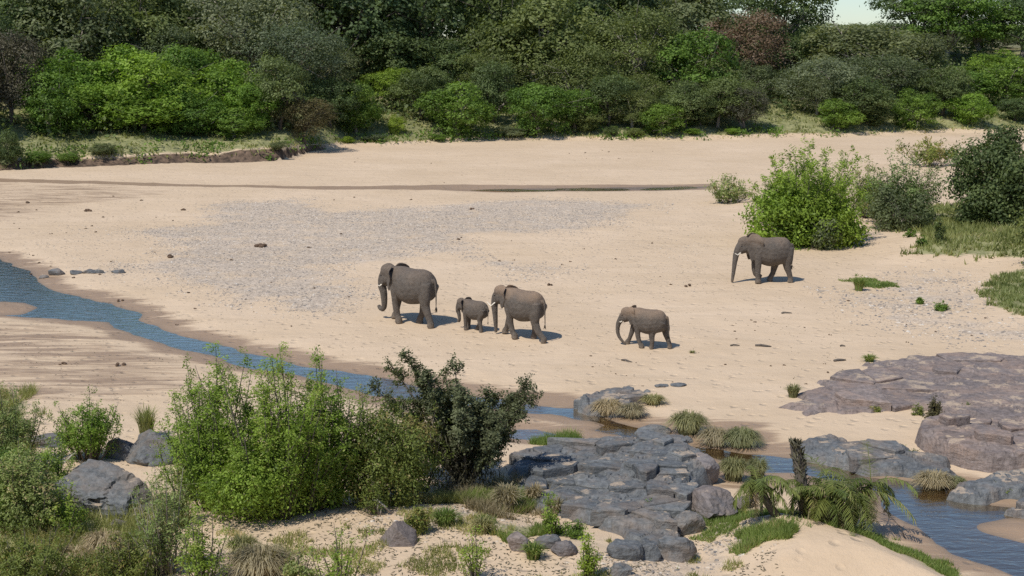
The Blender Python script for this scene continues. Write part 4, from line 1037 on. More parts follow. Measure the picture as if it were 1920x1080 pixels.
plume('plant', 1105, 1085, 40, 90, 'bright green upright plant at the bottom edge', 'lime', 731, nst=11, leaf=.07, cat='plant', lowfill=.25, sprig=.16)
plume('plant', 1035, 1005, 60, 82, 'green weed with a brown stem at the left foot of the outcrop', 'fgreen', 732, nst=9, leaf=.075, cat='plant', lowfill=.1, sprig=.2)
plume('plant', 1075, 1008, 70, 34, 'low green creeper spreading right of the green weed', 'mid', 733, nst=10, leaf=.07, cat='plant', sprig=.16)
plume('plant', 1217, 968, 46, 36, 'small dark green plant growing in a crack of the outcrop', 'mid', 734, nst=10, leaf=.075, cat='plant', sprig=.14)
plume('bush', 1750, 798, 44, 58, 'brown upright cone shaped bush on the flat rock shelf', 'brown', 735, nst=16, leaf=.085, cat='bush', sprig=.16, tuft=.05, spread=.6)
plume('plant', 700, 965, 60, 70, 'green tangle round the bleached root', 'yolive', 736, nst=12, leaf=.07, cat='plant')
for i, (px, py, w_, h_, mk, lb) in enumerate([(1720, 778, 26, 20, 'yolive', 'yellow green weed on the shelf left of the cone shaped bush'), (1640, 772, 24, 12, 'yolive', 'flat weed tuft in the middle of the shelf'),
   (1775, 792, 24, 12, 'yolive', 'weed tuft right of the cone shaped bush'), (1795, 832, 30, 20, 'yolive', 'weed on the terrace, left of two'), (1850, 842, 26, 16, 'yolive', 'weed on the terrace, right of two'), (1715, 862, 26, 22, 'olive', 'weed at the foot of the terrace block'),
   (1600, 850, 20, 14, 'yolive', 'weed in the notch of the smooth ledge'), (1690, 848, 22, 14, 'yolive', 'weed between the ledge and the terrace'), (1880, 925, 60, 20, 'yolive', 'wide weed patch on the rock tongue'), (1340, 950, 46, 26, 'yolive', 'yellow green weed on the rounded rock right of the outcrop'), (1815, 768, 24, 12, 'yolive', 'weed tuft at the right of the shelf'), (1680, 735, 22, 10, 'yolive', 'weed tuft near the back of the shelf')]):
    plume('weed', px, py, w_, h_, lb, mk, 740 + i, nst=9, leaf=.07, cat='plant', sprig=.10, tuft=.035, dens=.6, group='weeds growing on the rocks', lowfill=.3)

# ---------------------------------------------------------------- tussocks, reeds, grass
def tussock(name, px, py, wpx, hpx, label, matk, seed, nb=420, curl=1.0, bw=.016, cat='grass tussock', group=None, upright=.0):
    rng = np.random.default_rng(seed); q = place(px, py); s = pxm(q.y, q.z); W_ = wpx / s / 2; H_ = hpx / s
    V = []; Fc = []; Tn = []; c = 0
    a = rng.uniform(0, 6.28, nb); r0 = np.sqrt(rng.random(nb)) * W_ * .45; L_ = H_ * rng.uniform(.7, 1.15, nb) ; out = W_ * rng.uniform(.25, 1.0, nb) * (1 - upright * .7)
    bx = np.cos(a) * r0; by = np.sin(a) * r0 * .8; a2 = a + rng.normal(size=nb) * .5
    tn = np.clip(rng.normal(size=nb) * .25 + .55, 0, 1)
    ts_ = np.array([0, .33, .66, 1.0])
    for j, t in enumerate(ts_):
        ox = bx + np.cos(a2) * out * (t ** 1.4); oy = by + np.sin(a2) * out * .8 * (t ** 1.4)
        oz = L_ * (t * 1.6 - curl * t * t * (.75 + .5 * (out / W_)))
        wd = bw * (1 - t * .8); px_ = -np.sin(a2) * wd; py_ = np.cos(a2) * wd
        V.append(np.stack([ox - px_, oy - py_, np.maximum(oz, .01 * (j + 1))], -1)); V.append(np.stack([ox + px_, oy + py_, np.maximum(oz, .01 * (j + 1))], -1))
    V = np.stack(V, 1).reshape(-1, 3); base = (np.arange(nb) * 8)[:, None]
    Fc = np.concatenate([base + np.array([2 * j, 2 * j + 1, 2 * j + 3, 2 * j + 2]) for j in range(3)])
    me = mesh(name, V, Fc, M[matk], dict(tint=np.repeat(tn, 8)))
    return tag(ob(name, me, loc=tuple(q - Vector((0, 0, .02)))), label, cat, group)
for i, (px, py, w_, h_, mk, nb, cu, lb) in enumerate([
 (490, 1080, 130, 85, 'straw', 1300, 1.1, 'large straw coloured tussock at the bottom, left of the arching bush'),
 (455, 1045, 70, 60, 'strawg', 500, 1.0, 'greener tussock left behind the large straw one'),
 (195, 1040, 90, 70, 'straw', 700, 1.1, 'straw tussock at the lower left before the boulder'),
 (140, 1055, 70, 50, 'straw', 500, 1.1, 'smaller straw tussock in the lower left corner'),
 (1140, 778, 70, 46, 'straw', 700, 1.1, 'straw tussock hanging over the rock at the stream bend'),
 (1185, 782, 60, 40, 'straw', 600, 1.1, 'second straw tussock at the stream bend, over the small rock'),
 (1225, 758, 50, 30, 'strawg', 400, 1.1, 'flattened tussock on the sand hump behind the bend'),
 (1290, 812, 80, 62, 'strawg', 900, 1.1, 'big grey green tussock at the bank above the outcrop'),
 (1340, 834, 70, 50, 'straw', 700, 1.15, 'straw tussock drooping into the water above the outcrop'),
 (1390, 836, 80, 54, 'strawg', 900, 1.15, 'wide drooping tussock left of the shelf with green tips'),
 (1375, 900, 66, 62, 'strawg', 700, 1.05, 'green and straw tussock in the water beside the brown block'),
 (1420, 898, 50, 55, 'strawg', 400, 1.0, 'thin tussock leaning towards the palm'),
 (1750, 917, 80, 50, 'straw', 900, 1.05, 'straw tussock at the foot of the ledge in the pool'),
 (1790, 912, 50, 30, 'strawg', 400, 1.1, 'small green straw tussock right of the pool tussock'),
 (950, 958, 60, 66, 'straw', 420, .9, 'dry twiggy straw tussock left of the outcrop'),
 (1000, 945, 40, 50, 'straw', 260, .9, 'dry tuft leaning on the left flank of the outcrop'),
 (1040, 965, 40, 44, 'straw', 200, .9, 'pale dry tuft on the lower slabs'),
 (1105, 862, 26, 22, 'straw', 200, .9, 'small dry tuft on top of the outcrop'),
 (275, 820, 50, 62, 'grassy', 220, .7, 'yellow upright reed tuft on the sand left of the green clump'),
 (1487, 745, 34, 30, 'strawg', 260, .8, 'grass tuft at the left tip of the flat shelf'),
 (1298, 662, 14, 8, 'strawg', 80, .9, 'tiny grass tuft on the sand right of the young elephant'),
 (1630, 678, 30, 18, 'grassg', 260, .9, 'small green tuft at the back edge of the flat shelf'),
 (1610, 545, 30, 28, 'grassg', 320, .75, 'upright green tuft left of the flat green patch'),
 (905, 1000, 50, 40, 'strawg', 250, .9, 'thin tuft of grass among the stone chips'),
 (1000, 1048, 50, 40, 'grassg', 260, .85, 'green tuft before the brown rock'),
 (835, 985, 60, 40, 'grassg', 300, .85, 'green tuft beside the creepers of the dark tree'),
 (440, 860, 26, 30, 'straw', 120, .8, 'dry tuft on the left boulders')]):
    tussock('tussock', px, py, w_, h_, lb, mk, 800 + i, nb=nb, curl=cu, group='grass tussocks')

def grassfield(name, poly, n_, seed, h, matk, label, bw=.012, soft_=.6, thr=.35):
    rng = np.random.default_rng(seed); lo = poly.min(0) - .5; hi = poly.max(0) + .5
    x = rng.uniform(lo[0], hi[0], n_ * 5); y = rng.uniform(lo[1], hi[1], n_ * 5); sd = sdist(poly, x, y) + (fbm(x * 1.3, y * 1.3, seed=seed) - .5) * soft_ * 3
    ok = (sd < 0) & (fbm(x * 1.1, y * 1.1, seed=seed + 3) > thr); x = x[ok][:n_]; y = y[ok][:n_]; z = gz(x, y); m_ = len(x)
    a = rng.uniform(0, 6.28, m_); hh = h * rng.uniform(.4, 1.2, m_) * (.5 + fbm(x * 1.5, y * 1.5, seed=seed + 4)); ln = rng.normal(size=(m_, 2)) * hh[:, None] * .45
    w_ = bw * rng.uniform(.7, 1.4, m_)
    V = np.stack([np.stack([x - np.cos(a) * w_, y - np.sin(a) * w_, z - .01], -1), np.stack([x + np.cos(a) * w_, y + np.sin(a) * w_, z - .01], -1), np.stack([x + ln[:, 0], y + ln[:, 1], z + hh], -1)], 1).reshape(-1, 3)
    me = mesh(name, V, np.arange(m_ * 3).reshape(-1, 3), M[matk], dict(tint=np.repeat(np.clip(.5 + (fbm(x * .8, y * .8, seed=seed + 8) - .5) * 1.6 + rng.normal(size=m_) * .15, 0, 1), 3)))
    return tag(ob(name, me), label, kind='stuff')
grassfield('grass', GR[0], 11000, 900, .38, 'grassy', 'yellow green grass on the raised bank at the right', bw=.05, thr=.40, soft_=1.6)
grassfield('grass', GR[1], 1800, 901, .12, 'grassg', 'small flat green grass patch on the sand', bw=.03, thr=.2)
grassfield('grass', GR[2], 4500, 902, .24, 'grassy', 'green grass at the right edge by the stones', bw=.04)
grassfield('grass', GR[3], 15000, 903, .13, 'grassg', 'fresh green grass band round the sandy mound by the palm', thr=.40)
grassfield('grass', GR[4], 7000, 904, .30, 'grassg', 'green grass at the left foot of the outcrop')
grassfield('grass', GR[5], 2200, 905, .28, 'grassg', 'bright green grass at the top edge of the outcrop', thr=.25)
grassfield('grass', GR[6], 36000, 906, .38, 'grassy', 'mixed grass between the bushes at the lower left', thr=.38)
grassfield('grass', GR[7], 9000, 907, .30, 'grassy', 'grass at the foot of the dark tree')
grassfield('grass', GR[8], 5000, 908, .20, 'grassg', 'sparse grass between the brown rocks', thr=.45)
grassfield('grass', P([(1380,1000),(1500,985),(1560,1010),(1480,1050),(1400,1060)]), 900, 909, .12, 'grassg', 'green grass on the left side of the sandy mound', thr=.5)
grassfield('grass', P([(1390,1040),(1450,1032),(1500,1050),(1450,1075),(1400,1068)]), 3500, 910, .22, 'grassg', 'round grass patch on the sandy mound', thr=.3)
grassfield('grass', P([(1535,1018),(1580,1020),(1580,1036),(1540,1034)]), 500, 911, .14, 'grassg', 'tiny grass patch on top of the sandy mound', thr=.3)

grassfield('grass', P([(420,1000),(900,1000),(1350,1080),(1350,1150),(420,1150)]), 9000, 912, .16, 'grassy', 'thin scattered grass on the foreground sand', thr=.55, soft_=1)
grassfield('dry_grass', P([(850,930),(1010,900),(1080,960),(1010,1000),(880,985)]), 5000, 913, .34, 'straw', 'dry straw grass at the left flank of the outcrop', thr=.45)
def litter_bits(name, poly, n_, seed, label):
    rng = np.random.default_rng(seed); lo = poly.min(0); hi = poly.max(0); x = rng.uniform(lo[0], hi[0], n_); y = rng.uniform(lo[1], hi[1], n_); k = (sdist(poly, x, y) < 0) & (fbm(x * .7, y * .7, seed=seed) > .42); x = x[k]; y = y[k]
    C = np.stack([x, y, gz(x, y) + .012], -1); ax = rng.normal(size=C.shape); ax[:, 2] = 0; O = np.zeros_like(C); O[:, 2] = 1
    return tag(ob(name, leafmesh(name, C, O, .13, .025, rng, M['greybrown'], up=2, rnd=.3, axis=ax)), label, kind='stuff')
litter_bits('leaf_litter', P([(-300,960),(1350,960),(1500,1150),(-300,1150)]), 9000, 914, 'dead leaves and twigs strewn over the foreground sand')
litter_bits('drift_bits', P([(0,350),(1400,350),(1900,500),(1500,740),(700,690),(400,630),(0,470)]), 9000, 916, 'tiny dark bits of drift and dung crumbs over the sandbank')
litter_bits('leaf_litter', P([(-300,600),(380,640),(760,760),(980,800),(960,900),(-300,900)]), 2500, 915, 'twigs strewn over the sand below the stream')

# ---------------------------------------------------------------- palm
def palm():
    rng = np.random.default_rng(950); q = place(1545, 985); s = pxm(q.y, 1)
    root = empty('wild_date_palm', tuple(q), 'drooping wild date palm with green and dry fronds by the pool', 'palm')
    mb = MB(); crowns = [((-.45, .1, .9), 12, 1.1), ((.15, 0, 1.0), 20, 1.6), ((.85, .3, .7), 15, 1.7), ((-1.75, .1, 1.0), 22, 1.05), ((.0, -.3, .8), 22, 1.2), ((1.3, .5, .8), 16, 1.3)]
    for (c, n_, L0) in crowns:
        mb.tube([(c[0] * .6, c[1] * .6, -.2), (c[0] * .85, c[1], c[2] * .5), c], [.13, .11, .08], 7)
    ob('trunk', mb.build('trunk', M['bark']), root)
    mb = MB(); mb.tube([(-.45, .1, 0), (-.6, .1, 1.0), (-.82, .15, 2.05)], [.15, .14, .13], 8)   # dead standing stem
    d_ = ob('dead_stem', mb.build('dead_stem', M['bark']), root)
    sk = rng.normal(size=(1500, 3)); t = rng.random(1500); C = np.stack([-.45 - .37 * t ** 1.2 + sk[:, 0] * .07, .12 + sk[:, 1] * .07, t * 2.15], -1); ax = np.zeros_like(C); ax[:, 2] = 1; ax[:, 0] = sk[:, 0] * .5
    ob('leaf_bases', leafmesh('leaf_bases', C, sk, .22, .05, rng, M['greybrown'], up=0, axis=ax), root)
    for (c, n_, L0) in crowns:
        for i in range(n_):
            a = rng.uniform(0, 6.28); L_ = L0 * rng.uniform(.55, 1.2); el = rng.uniform(.0, 1.3); dry = rng.random() < .3
            if dry: el = rng.uniform(-.5, .2)
            P_ = [np.array(c)]; ang = el; k = 9; cv = rng.uniform(.10, .34)
            for j in range(k):
                ang -= cv * rng.uniform(.8, 1.2) + (.05 if dry else 0)
                ang = max(ang, -1.5)
                P_.append(P_[-1] + np.array([math.cos(a) * math.cos(ang), math.sin(a) * math.cos(ang), math.sin(ang)]) * L_ / k)
            P_ = np.array(P_); P_[:, 2] = np.maximum(P_[:, 2], .05)
            nl = 60; u = np.repeat(np.linspace(.15, 1, nl // 2), 2) * k; i0 = np.minimum(u.astype(int), k - 1); f_ = (u - i0)[:, None]
            pt = P_[i0] * (1 - f_) + P_[i0 + 1] * f_; tg = P_[i0 + 1] - P_[i0]; tg /= np.linalg.norm(tg, axis=1)[:, None] + 1e-6
            side = np.array([-math.sin(a), math.cos(a), 0]) * np.where(np.arange(nl) % 2, 1, -1)[:, None]
            ll = (.34 * L0 / 1.3 * (1 - .55 * (u / k) ** 2))[:, None]
            d = tg * .5 + side * .95 + np.array([0, 0, -.30]) + rng.normal(size=(nl, 3)) * .16; d /= np.linalg.norm(d, axis=1)[:, None]
            wv = np.cross(d, np.array([0, 0, 1.])) ; wv /= np.linalg.norm(wv, axis=1)[:, None] + 1e-6; wv *= .011
            V = np.stack([pt - wv, pt + wv, pt + d * ll * .6 + wv + [0, 0, -.01], pt + d * ll * .6 - wv + [0, 0, -.01], pt + d * ll + [0, 0, -.05]], 1).reshape(-1, 3)
            b0 = np.arange(nl) * 5; F4 = [tuple(b + np.array([0, 1, 2, 3])) for b in b0] + [tuple(b + np.array([3, 2, 4])) for b in b0]
            mb = MB(); mb.add(V, F4); mb.tube([tuple(p_) for p_ in P_[::2]] , [.014 - .002 * j for j in range(len(P_[::2]))], 3)
            Vv = np.concatenate(mb.v); tn = np.clip(rng.uniform(.1, .9) + rng.normal(size=len(Vv)) * .18, 0, 1)
            me = mesh('frond', Vv, mb.f, M['palmdry'] if dry else M['palm'], dict(tint=tn))
            f = ob('frond', me, root)
            if dry: f['label'] = 'dry brown frond hanging down'
palm()
branch('dead_frond_stalk', [(1697, 1010), (1690, 990), (1672, 972), (1640, 958)], .012, 'thin arching dead stalk right of the palm', 'stalk', 'bark', n_=4)

for i, (px, py, w_, h_, mk, lb) in enumerate([(115, 1010, 120, 120, 'fgreen', 'loose green shrub hanging over the left side of the big boulder'), (250, 1098, 110, 110, 'yolive', 'olive shrub at the bottom edge left of the willowy bush'),
   (55, 930, 110, 120, 'yolive', 'olive shrub above the dark dense bush at the left edge'), (560, 1098, 70, 70, 'pale', 'thin pale weed at the bottom edge beside the arching bush'), (780, 1000, 60, 60, 'yolive', 'weedy plant at the right foot of the olive shrub'),
   (330, 985, 90, 120, 'pale', 'pale thin shrub right of the big boulder')]):
    plume('bush', px, py, w_, h_, lb, mk, 760 + i, nst=18, leaf=.08, dens=.9, lowfill=.25)
# bleached root beside the clump
def rootwood():
    q = place(712, 965); s = pxm(q.y); k = 1 / s
    root = empty('driftwood', tuple(q), 'bleached forked root sticking out under the foreground clump', 'driftwood')
    mb = MB(); mb.tube([(-14 * k, .0, 28 * k), (-5 * k, -.05, 30 * k), (8 * k, -.08, 20 * k), (22 * k, 0, 2 * k)], [.03, .035, .03, .02], 6); ob('branch', mb.build('branch', M['wood']), root)
    mb = MB(); mb.tube([(-2 * k, 0, 28 * k), (-3 * k, -.03, 12 * k), (-2 * k, -.02, -3 * k)], [.035, .03, .03], 6); ob('branch', mb.build('branch', M['wood']), root)
    mb = MB(); mb.tube([(2 * k, 0, 24 * k), (3 * k, -.06, 10 * k), (1 * k, -.06, -3 * k)], [.025, .022, .02], 6); ob('branch', mb.build('branch', M['wood']), root)
rootwood()
branch('dead_twig', [(105, 880), (120, 868), (133, 855), (140, 850)], .035, 'bleached dead branch lying beside the left boulders', 'branch', 'wood')
# ---------------------------------------------------------------- elephants
def lerp_path(pts, n_):
    pts = np.array(pts, float); t = np.linspace(0, len(pts) - 1, n_); 
    out = []
    for u in t:   # Catmull-Rom
        i = min(int(u), len(pts) - 2); f = u - i
        p0 = pts[max(i - 1, 0)]; p1 = pts[i]; p2 = pts[i + 1]; p3 = pts[min(i + 2, len(pts) - 1)]
        out.append(.5 * ((2 * p1) + (-p0 + p2) * f + (2 * p0 - 5 * p1 + 4 * p2 - p3) * f * f + (-p0 + 3 * p1 - 3 * p2 + p3) * f ** 3))
    return np.array(out)

def loft(mb, st, n_=20, pw=2.3):
    """st: (x, zc, hh, hw) cross sections along x"""
    st = lerp_path(st, (len(st) - 1) * 4 + 1); V = []; Fc = []
    for x, zc, hh, hw in st:
        for k in range(n_):
            t = 2 * math.pi * k / n_; c, s_ = math.cos(t), math.sin(t)
            V.append((x, max(hw, .01) * math.copysign(abs(c) ** (2 / pw), c), zc + max(hh, .01) * math.copysign(abs(s_) ** (2 / pw), s_)))
    for i in range(len(st) - 1):
        for k in range(n_): Fc.append((i * n_ + k, i * n_ + (k + 1) % n_, (i + 1) * n_ + (k + 1) % n_, (i + 1) * n_ + k))
    Fc.append(tuple(range(n_ - 1, -1, -1))); Fc.append(tuple((len(st) - 1) * n_ + k for k in range(n_)))
    mb.add(V, Fc)
def ell(mb, c, r, rot=0):
    V, Fc = ICO[3]; V = V * np.array(r); ca, sa = math.cos(rot), math.sin(rot)
    V = np.stack([V[:, 0] * ca + V[:, 2] * sa, V[:, 1], -V[:, 0] * sa + V[:, 2] * ca], -1)
    mb.add(V + np.array(c), Fc)
def limb(mb, pts, n_=12):
    """pts: (x,y,z,rx,ry)"""
    q = lerp_path(pts, (len(pts) - 1) * 4 + 1)
    V = []; Fc = []; k_ = 14
    for i, (x, y, z, rx, ry) in enumerate(q):
        # rings stay roughly perpendicular to the path
        a = q[max(i - 1, 0)][:3]; b = q[min(i + 1, len(q) - 1)][:3]; d = b - a; d /= np.linalg.norm(d) + 1e-9
        u = np.array([1, 0, 0]) - d * d[0]; u /= np.linalg.norm(u) + 1e-9; v = np.cross(d, u)
        for k in range(k_):
            t = 2 * math.pi * k / k_; V.append(np.array([x, y, z]) + u * math.cos(t) * max(rx, .004) + v * math.sin(t) * max(ry, .004))
    m_ = len(q)
    for i in range(m_ - 1):
        for k in range(k_): Fc.append((i * k_ + k, i * k_ + (k + 1) % k_, (i + 1) * k_ + (k + 1) % k_, (i + 1) * k_ + k))
    Fc.append(tuple(range(k_ - 1, -1, -1))); Fc.append(tuple((m_ - 1) * k_ + k for k in range(k_)))
    mb.add(V, Fc)

EAR = [(0, .10), (.05, .155), (.12, .165), (.20, .14), (.265, .08), (.285, .0), (.27, -.08), (.225, -.16), (.17, -.225), (.115, -.285), (.075, -.30), (.05, -.26), (.03, -.18), (.01, -.10), (-.01, -.02), (-.01, .05)]
def ear(mb, side, base, flare, size=1.0, tilt=0.0, thick=.011):
    """hinged at base, plane runs backwards; flare turns it outwards"""
    out = lerp_path([(a, b, 0) for a, b in EAR] + [(EAR[0][0], EAR[0][1], 0)], 41)[:-1][:, :2] * size
    cen = np.array([.10, -.02]) * size; rings = [1.0, .93, .7, .45, .2]; V = []; n_ = len(out)
    for sgn_ in (1, -1):
        for r_ in rings:
            for p_ in out:
                q = cen + (p_ - cen) * r_
                u, v = q / size
                bow = (-.035 * math.sin(min(max(u / .28, 0), 1) * 3.14) + .018 * math.sin(v * 26) * max(u, 0) * 3.0 + (.04 * ss(.05, .16, v) * -1)) * size
                th = thick * (0.35 if r_ == 1.0 else 1.0)
                V.append((u * size, bow + sgn_ * th, v * size))
    V = np.array(V); Fc = []; m_ = len(rings) * n_
    for g in (0, 1):
        for r_ in range(len(rings) - 1):
            for k in range(n_):
                f = (g * m_ + r_ * n_ + k, g * m_ + r_ * n_ + (k + 1) % n_, g * m_ + (r_ + 1) * n_ + (k + 1) % n_, g * m_ + (r_ + 1) * n_ + k)
                Fc.append(f if g == 0 else f[::-1])
        f = tuple(g * m_ + (len(rings) - 1) * n_ + k for k in range(n_)); Fc.append(f if g == 0 else f[::-1])
    for k in range(n_): Fc.append((k, m_ + k, m_ + (k + 1) % n_, (k + 1) % n_))
    # local: x back, y out, z up -> elephant: x forward
    ca, sa = math.cos(flare), math.sin(flare); x = V[:, 0]; y = V[:, 1]
    xr = x * ca - y * sa * 1; yr = x * sa + y * ca
    ct, st_ = math.cos(tilt), math.sin(tilt); xx = -xr; zz = V[:, 2]
    X = xx * ct - zz * st_; Z = xx * st_ + zz * ct
    Q = np.stack([X, side * yr, Z], -1) + np.array(base)
    mb.add(Q, Fc if side < 0 else [f[::-1] for f in Fc])

def elephant(px, py, H_, heading, label, hide, pose, name='elephant', cat='elephant', voxel=.0115):
    q = place(px, py)
    root = empty(name, tuple(q), label, cat, 'elephants crossing the riverbed', heading)
    mb = MB(); g = pose.get; LX = .93
    fat = g('fat', 1.0); hd = np.array(g('head', (0, 0, 0))); hs = g('hs', 1.0); yaw = g('yaw', 0.0)
    loft(mb, [(-.50, .655, .05, .05), (-.48, .655, .14, .12), (-.42, .665, .215, .185), (-.32, .680, .265, .235 * fat), (-.18, .670, .298, .275 * fat), (0, .652, .302, .292 * fat),
              (.15, .672, .292, .262 * fat), (.28, .715, .268, .218), (.38, .745, .232, .18), (.46, .765, .195, .145), (.54, .785, .165, .12), (.60, .80, .13, .10)])
    ell(mb, (.27, 0, .80), (.17, .15, .185)); ell(mb, (-.30, 0, .735), (.18, .19, .225)); 
    ell(mb, (-.20, 0, .915), (.20, .07, .055))
    def hp(x, y, z):   # head point: scaled about the neck, then yawed
        x, y, z = .50 + (x - .50) * hs, y * hs, .80 + (z - .80) * hs
        dx, dy = x - .45, y; c_, s_ = math.cos(yaw), math.sin(yaw)
        return (.45 + dx * c_ - dy * s_ + hd[0], dx * s_ + dy * c_ + hd[1], z + hd[2])
    ell(mb, hp(.60, 0, .865), (.135 * hs, .118 * hs, .135 * hs)); ell(mb, hp(.655, 0, .875), (.10 * hs, .098 * hs, .105 * hs)); ell(mb, hp(.66, 0, .775), (.105 * hs, .098 * hs, .12 * hs))
    ell(mb, hp(.61, 0, .69), (.075 * hs, .062 * hs, .06 * hs)); ell(mb, hp(.63, 0, .655), (.06 * hs, .035 * hs, .028 * hs), .5)
    for s_ in (-1, 1):
        ell(mb, hp(.675, s_ * .055, .72), (.052 * hs, .036 * hs, .075 * hs), -.25); ell(mb, hp(.69, s_ * .078, .85), (.035 * hs, .02 * hs, .025 * hs))
        ell(mb, hp(.61, s_ * .085, .76), (.06 * hs, .03 * hs, .08 * hs))
    tk = g('trunk'); rad = [.095, .078, .064, .052, .043, .035, .028]
    tp = [hp(.665, 0, .84)] + [hp(*((a, b, c))) if i < 2 else (a + hd[0], b + hd[1], c) for i, (a, b, c) in enumerate(tk)]
    tp = np.array(tp); rr = np.interp(np.linspace(0, 1, len(tp)), np.linspace(0, 1, len(rad)), rad) * hs
    limb(mb, [(*tp[i], rr[i], rr[i]) for i in range(len(tp))])
    lg = g('legs')
    for (kind, s_), (fx, fz, kx, kz, extra) in lg.items():
        y = s_ * (.135 if kind == 'f' else .125); yf = s_ * (.125 if kind == 'f' else .115)
        if kind == 'f':
            sx = .30
            pts = [(sx, y * .85, .78, .13, .085), (sx + (kx - sx) * .3, y, .60, .105, .085), (sx + (kx - sx) * .75, y, (.60 + kz) / 2 + .03, .082, .072), (kx, yf, kz, .066, .062), (kx + (fx - kx) * .6, yf, fz + (kz - fz) * .42, .056, .055), (fx, yf, fz + .075, .066, .062), (fx, yf, fz + .012, .076, .07)]
            if extra == 'lift': pts = pts[:4] + [(kx - .03, yf, kz - .10, .058, .055), (fx + .02, yf, fz + .075, .056, .055), (fx - .025, yf, fz + .04, .066, .06), (fx - .055, yf, fz + .02, .068, .062)]
        else:
            sx = -.33
            pts = [(sx, y * .9, .74, .19, .10), (sx + (kx - sx) * .35, y, .60, .165, .10), (sx + (kx - sx) * .8, y, (.62 + kz) / 2, .125, .088), (kx, yf, kz, .088, .074), (kx + (fx - kx) * .55 - .012, yf, fz + (kz - fz) * .5, .060, .057), (fx, yf, fz + .075, .060, .058), (fx + .012, yf, fz + .012, .074, .066)]
            if extra == 'push': pts = pts[:4] + [(kx + (fx - kx) * .45, yf, fz + (kz - fz) * .5, .064, .058), (fx + .02, yf, fz + .10, .055, .055), (fx + .03, yf, fz + .045, .065, .06), (fx + .05, yf, fz + .012, .060, .06)]
        limb(mb, pts)
    fl = g('flare', (.5, .5)); es = g('ears', 1.0)
    for s_, f_ in ((1, fl[0]), (-1, fl[1])):
        b = hp(.565, s_ * .108, .855); ear(mb, s_, b, f_ , es, g('etilt', 0.0), thick=max(.011, voxel * .9))
    # tail
    tl = g('tail', 0.0); limb(mb, [(-.49, 0, .82, .03, .03), (-.53, 0, .76, .022, .022), (-.545 - tl * .3, tl * .2, .64, .015, .015), (-.545 - tl * .6, tl * .4, .50, .0125, .0125), (-.54 - tl, tl * .6, .36, .011, .011)])
    V = np.concatenate(mb.v)
    me = bpy.data.meshes.new('body'); me.from_pydata([tuple(v) for v in V], [], mb.f); me.update()
    tmp = bpy.data.objects.new('body', me); COL.objects.link(tmp)
    r_ = tmp.modifiers.new('r', 'REMESH'); r_.mode = 'VOXEL'; r_.voxel_size = voxel; r_.use_smooth_shade = True
    sm = tmp.modifiers.new('s', 'SMOOTH'); sm.factor = .5; sm.iterations = 4
    dg = bpy.context.evaluated_depsgraph_get(); dg.update()
    me2 = bpy.data.meshes.new_from_object(tmp.evaluated_get(dg)); bpy.data.objects.remove(tmp); bpy.data.meshes.remove(me)
    n_ = len(me2.vertices); co = np.empty(n_ * 3, np.float32); me2.vertices.foreach_get('co', co); co = co.reshape(-1, 3)
    # large folds and sag so the skin is not a smooth shell
    nm = np.empty(n_ * 3, np.float32); me2.vertices.foreach_get('normal', nm); nm = nm.reshape(-1, 3)
    d = (fbm(co[:, 0] * 9, co[:, 1] * 9, co[:, 2] * 5, seed=5) - .5) * .010 + (fbm(co[:, 0] * 26, co[:, 1] * 26, co[:, 2] * 14, seed=8, o=3) - .5) * .006
    hold = ss(.03, .09, co[:, 2])
    co = co + nm * (d * hold)[:, None]
    co[:, 2] = np.where(co[:, 2] < .012, .0, co[:, 2])
    co = co * np.array([H_ * LX, H_, H_])
    me2.vertices.foreach_set('co', co.astype(np.float32).ravel()); me2.materials.clear(); me2.materials.append(hide); me2.name = 'body'
    me2.polygons.foreach_set('use_smooth', np.ones(len(me2.polygons), bool)); me2.update()
    ob('body', me2, root)
    S_ = H_
    for s_, L_ in zip((1, -1), g('tusk', (.14, .14))):
        if L_ <= 0: continue
        a = np.array(hp(.70, s_ * .055, .665)); t_ = MB(); up = g('tuskup', .3); a[0] *= LX
        pts = [a * S_, (a + np.array([L_ * .5, s_ * .012, -L_ * .42])) * S_, (a + np.array([L_ * 1.0, s_ * .012, -L_ * (.6 - up)])) * S_]
        t_.tube([tuple(p_) for p_ in pts], [.015 * S_, .012 * S_, .004 * S_], 8); ob('tusk', t_.build('tusk', M['ivory']), root)
    for s_ in (1, -1):
        V, Fc = ICO[2]; e = np.array(hp(.693, s_ * .094, .805)) * S_ * np.array([LX, 1, 1])
        ob('eye', mesh('eye', V * .012 * S_ * np.array([1.2, .6, .8]) + e, Fc, M['eye'], smooth=True), root)
    rng = np.random.default_rng(int(px)); n_ = 60; mb = MB()
    for i in range(26):
        a = rng.uniform(0, 6.28); b = np.array([(-.54 - tl) * LX, tl * .6, .37]) ; e = b + np.array([rng.normal() * .018 - tl * .1, math.sin(a) * .012, -rng.uniform(.06, .12)])
        mb.tube([tuple(b * S_), tuple(e * S_)], [.0045 * S_, .0015 * S_], 3)
    ob('tail_tuft', mb.build('tail_tuft', M['hair']), root)
    return root

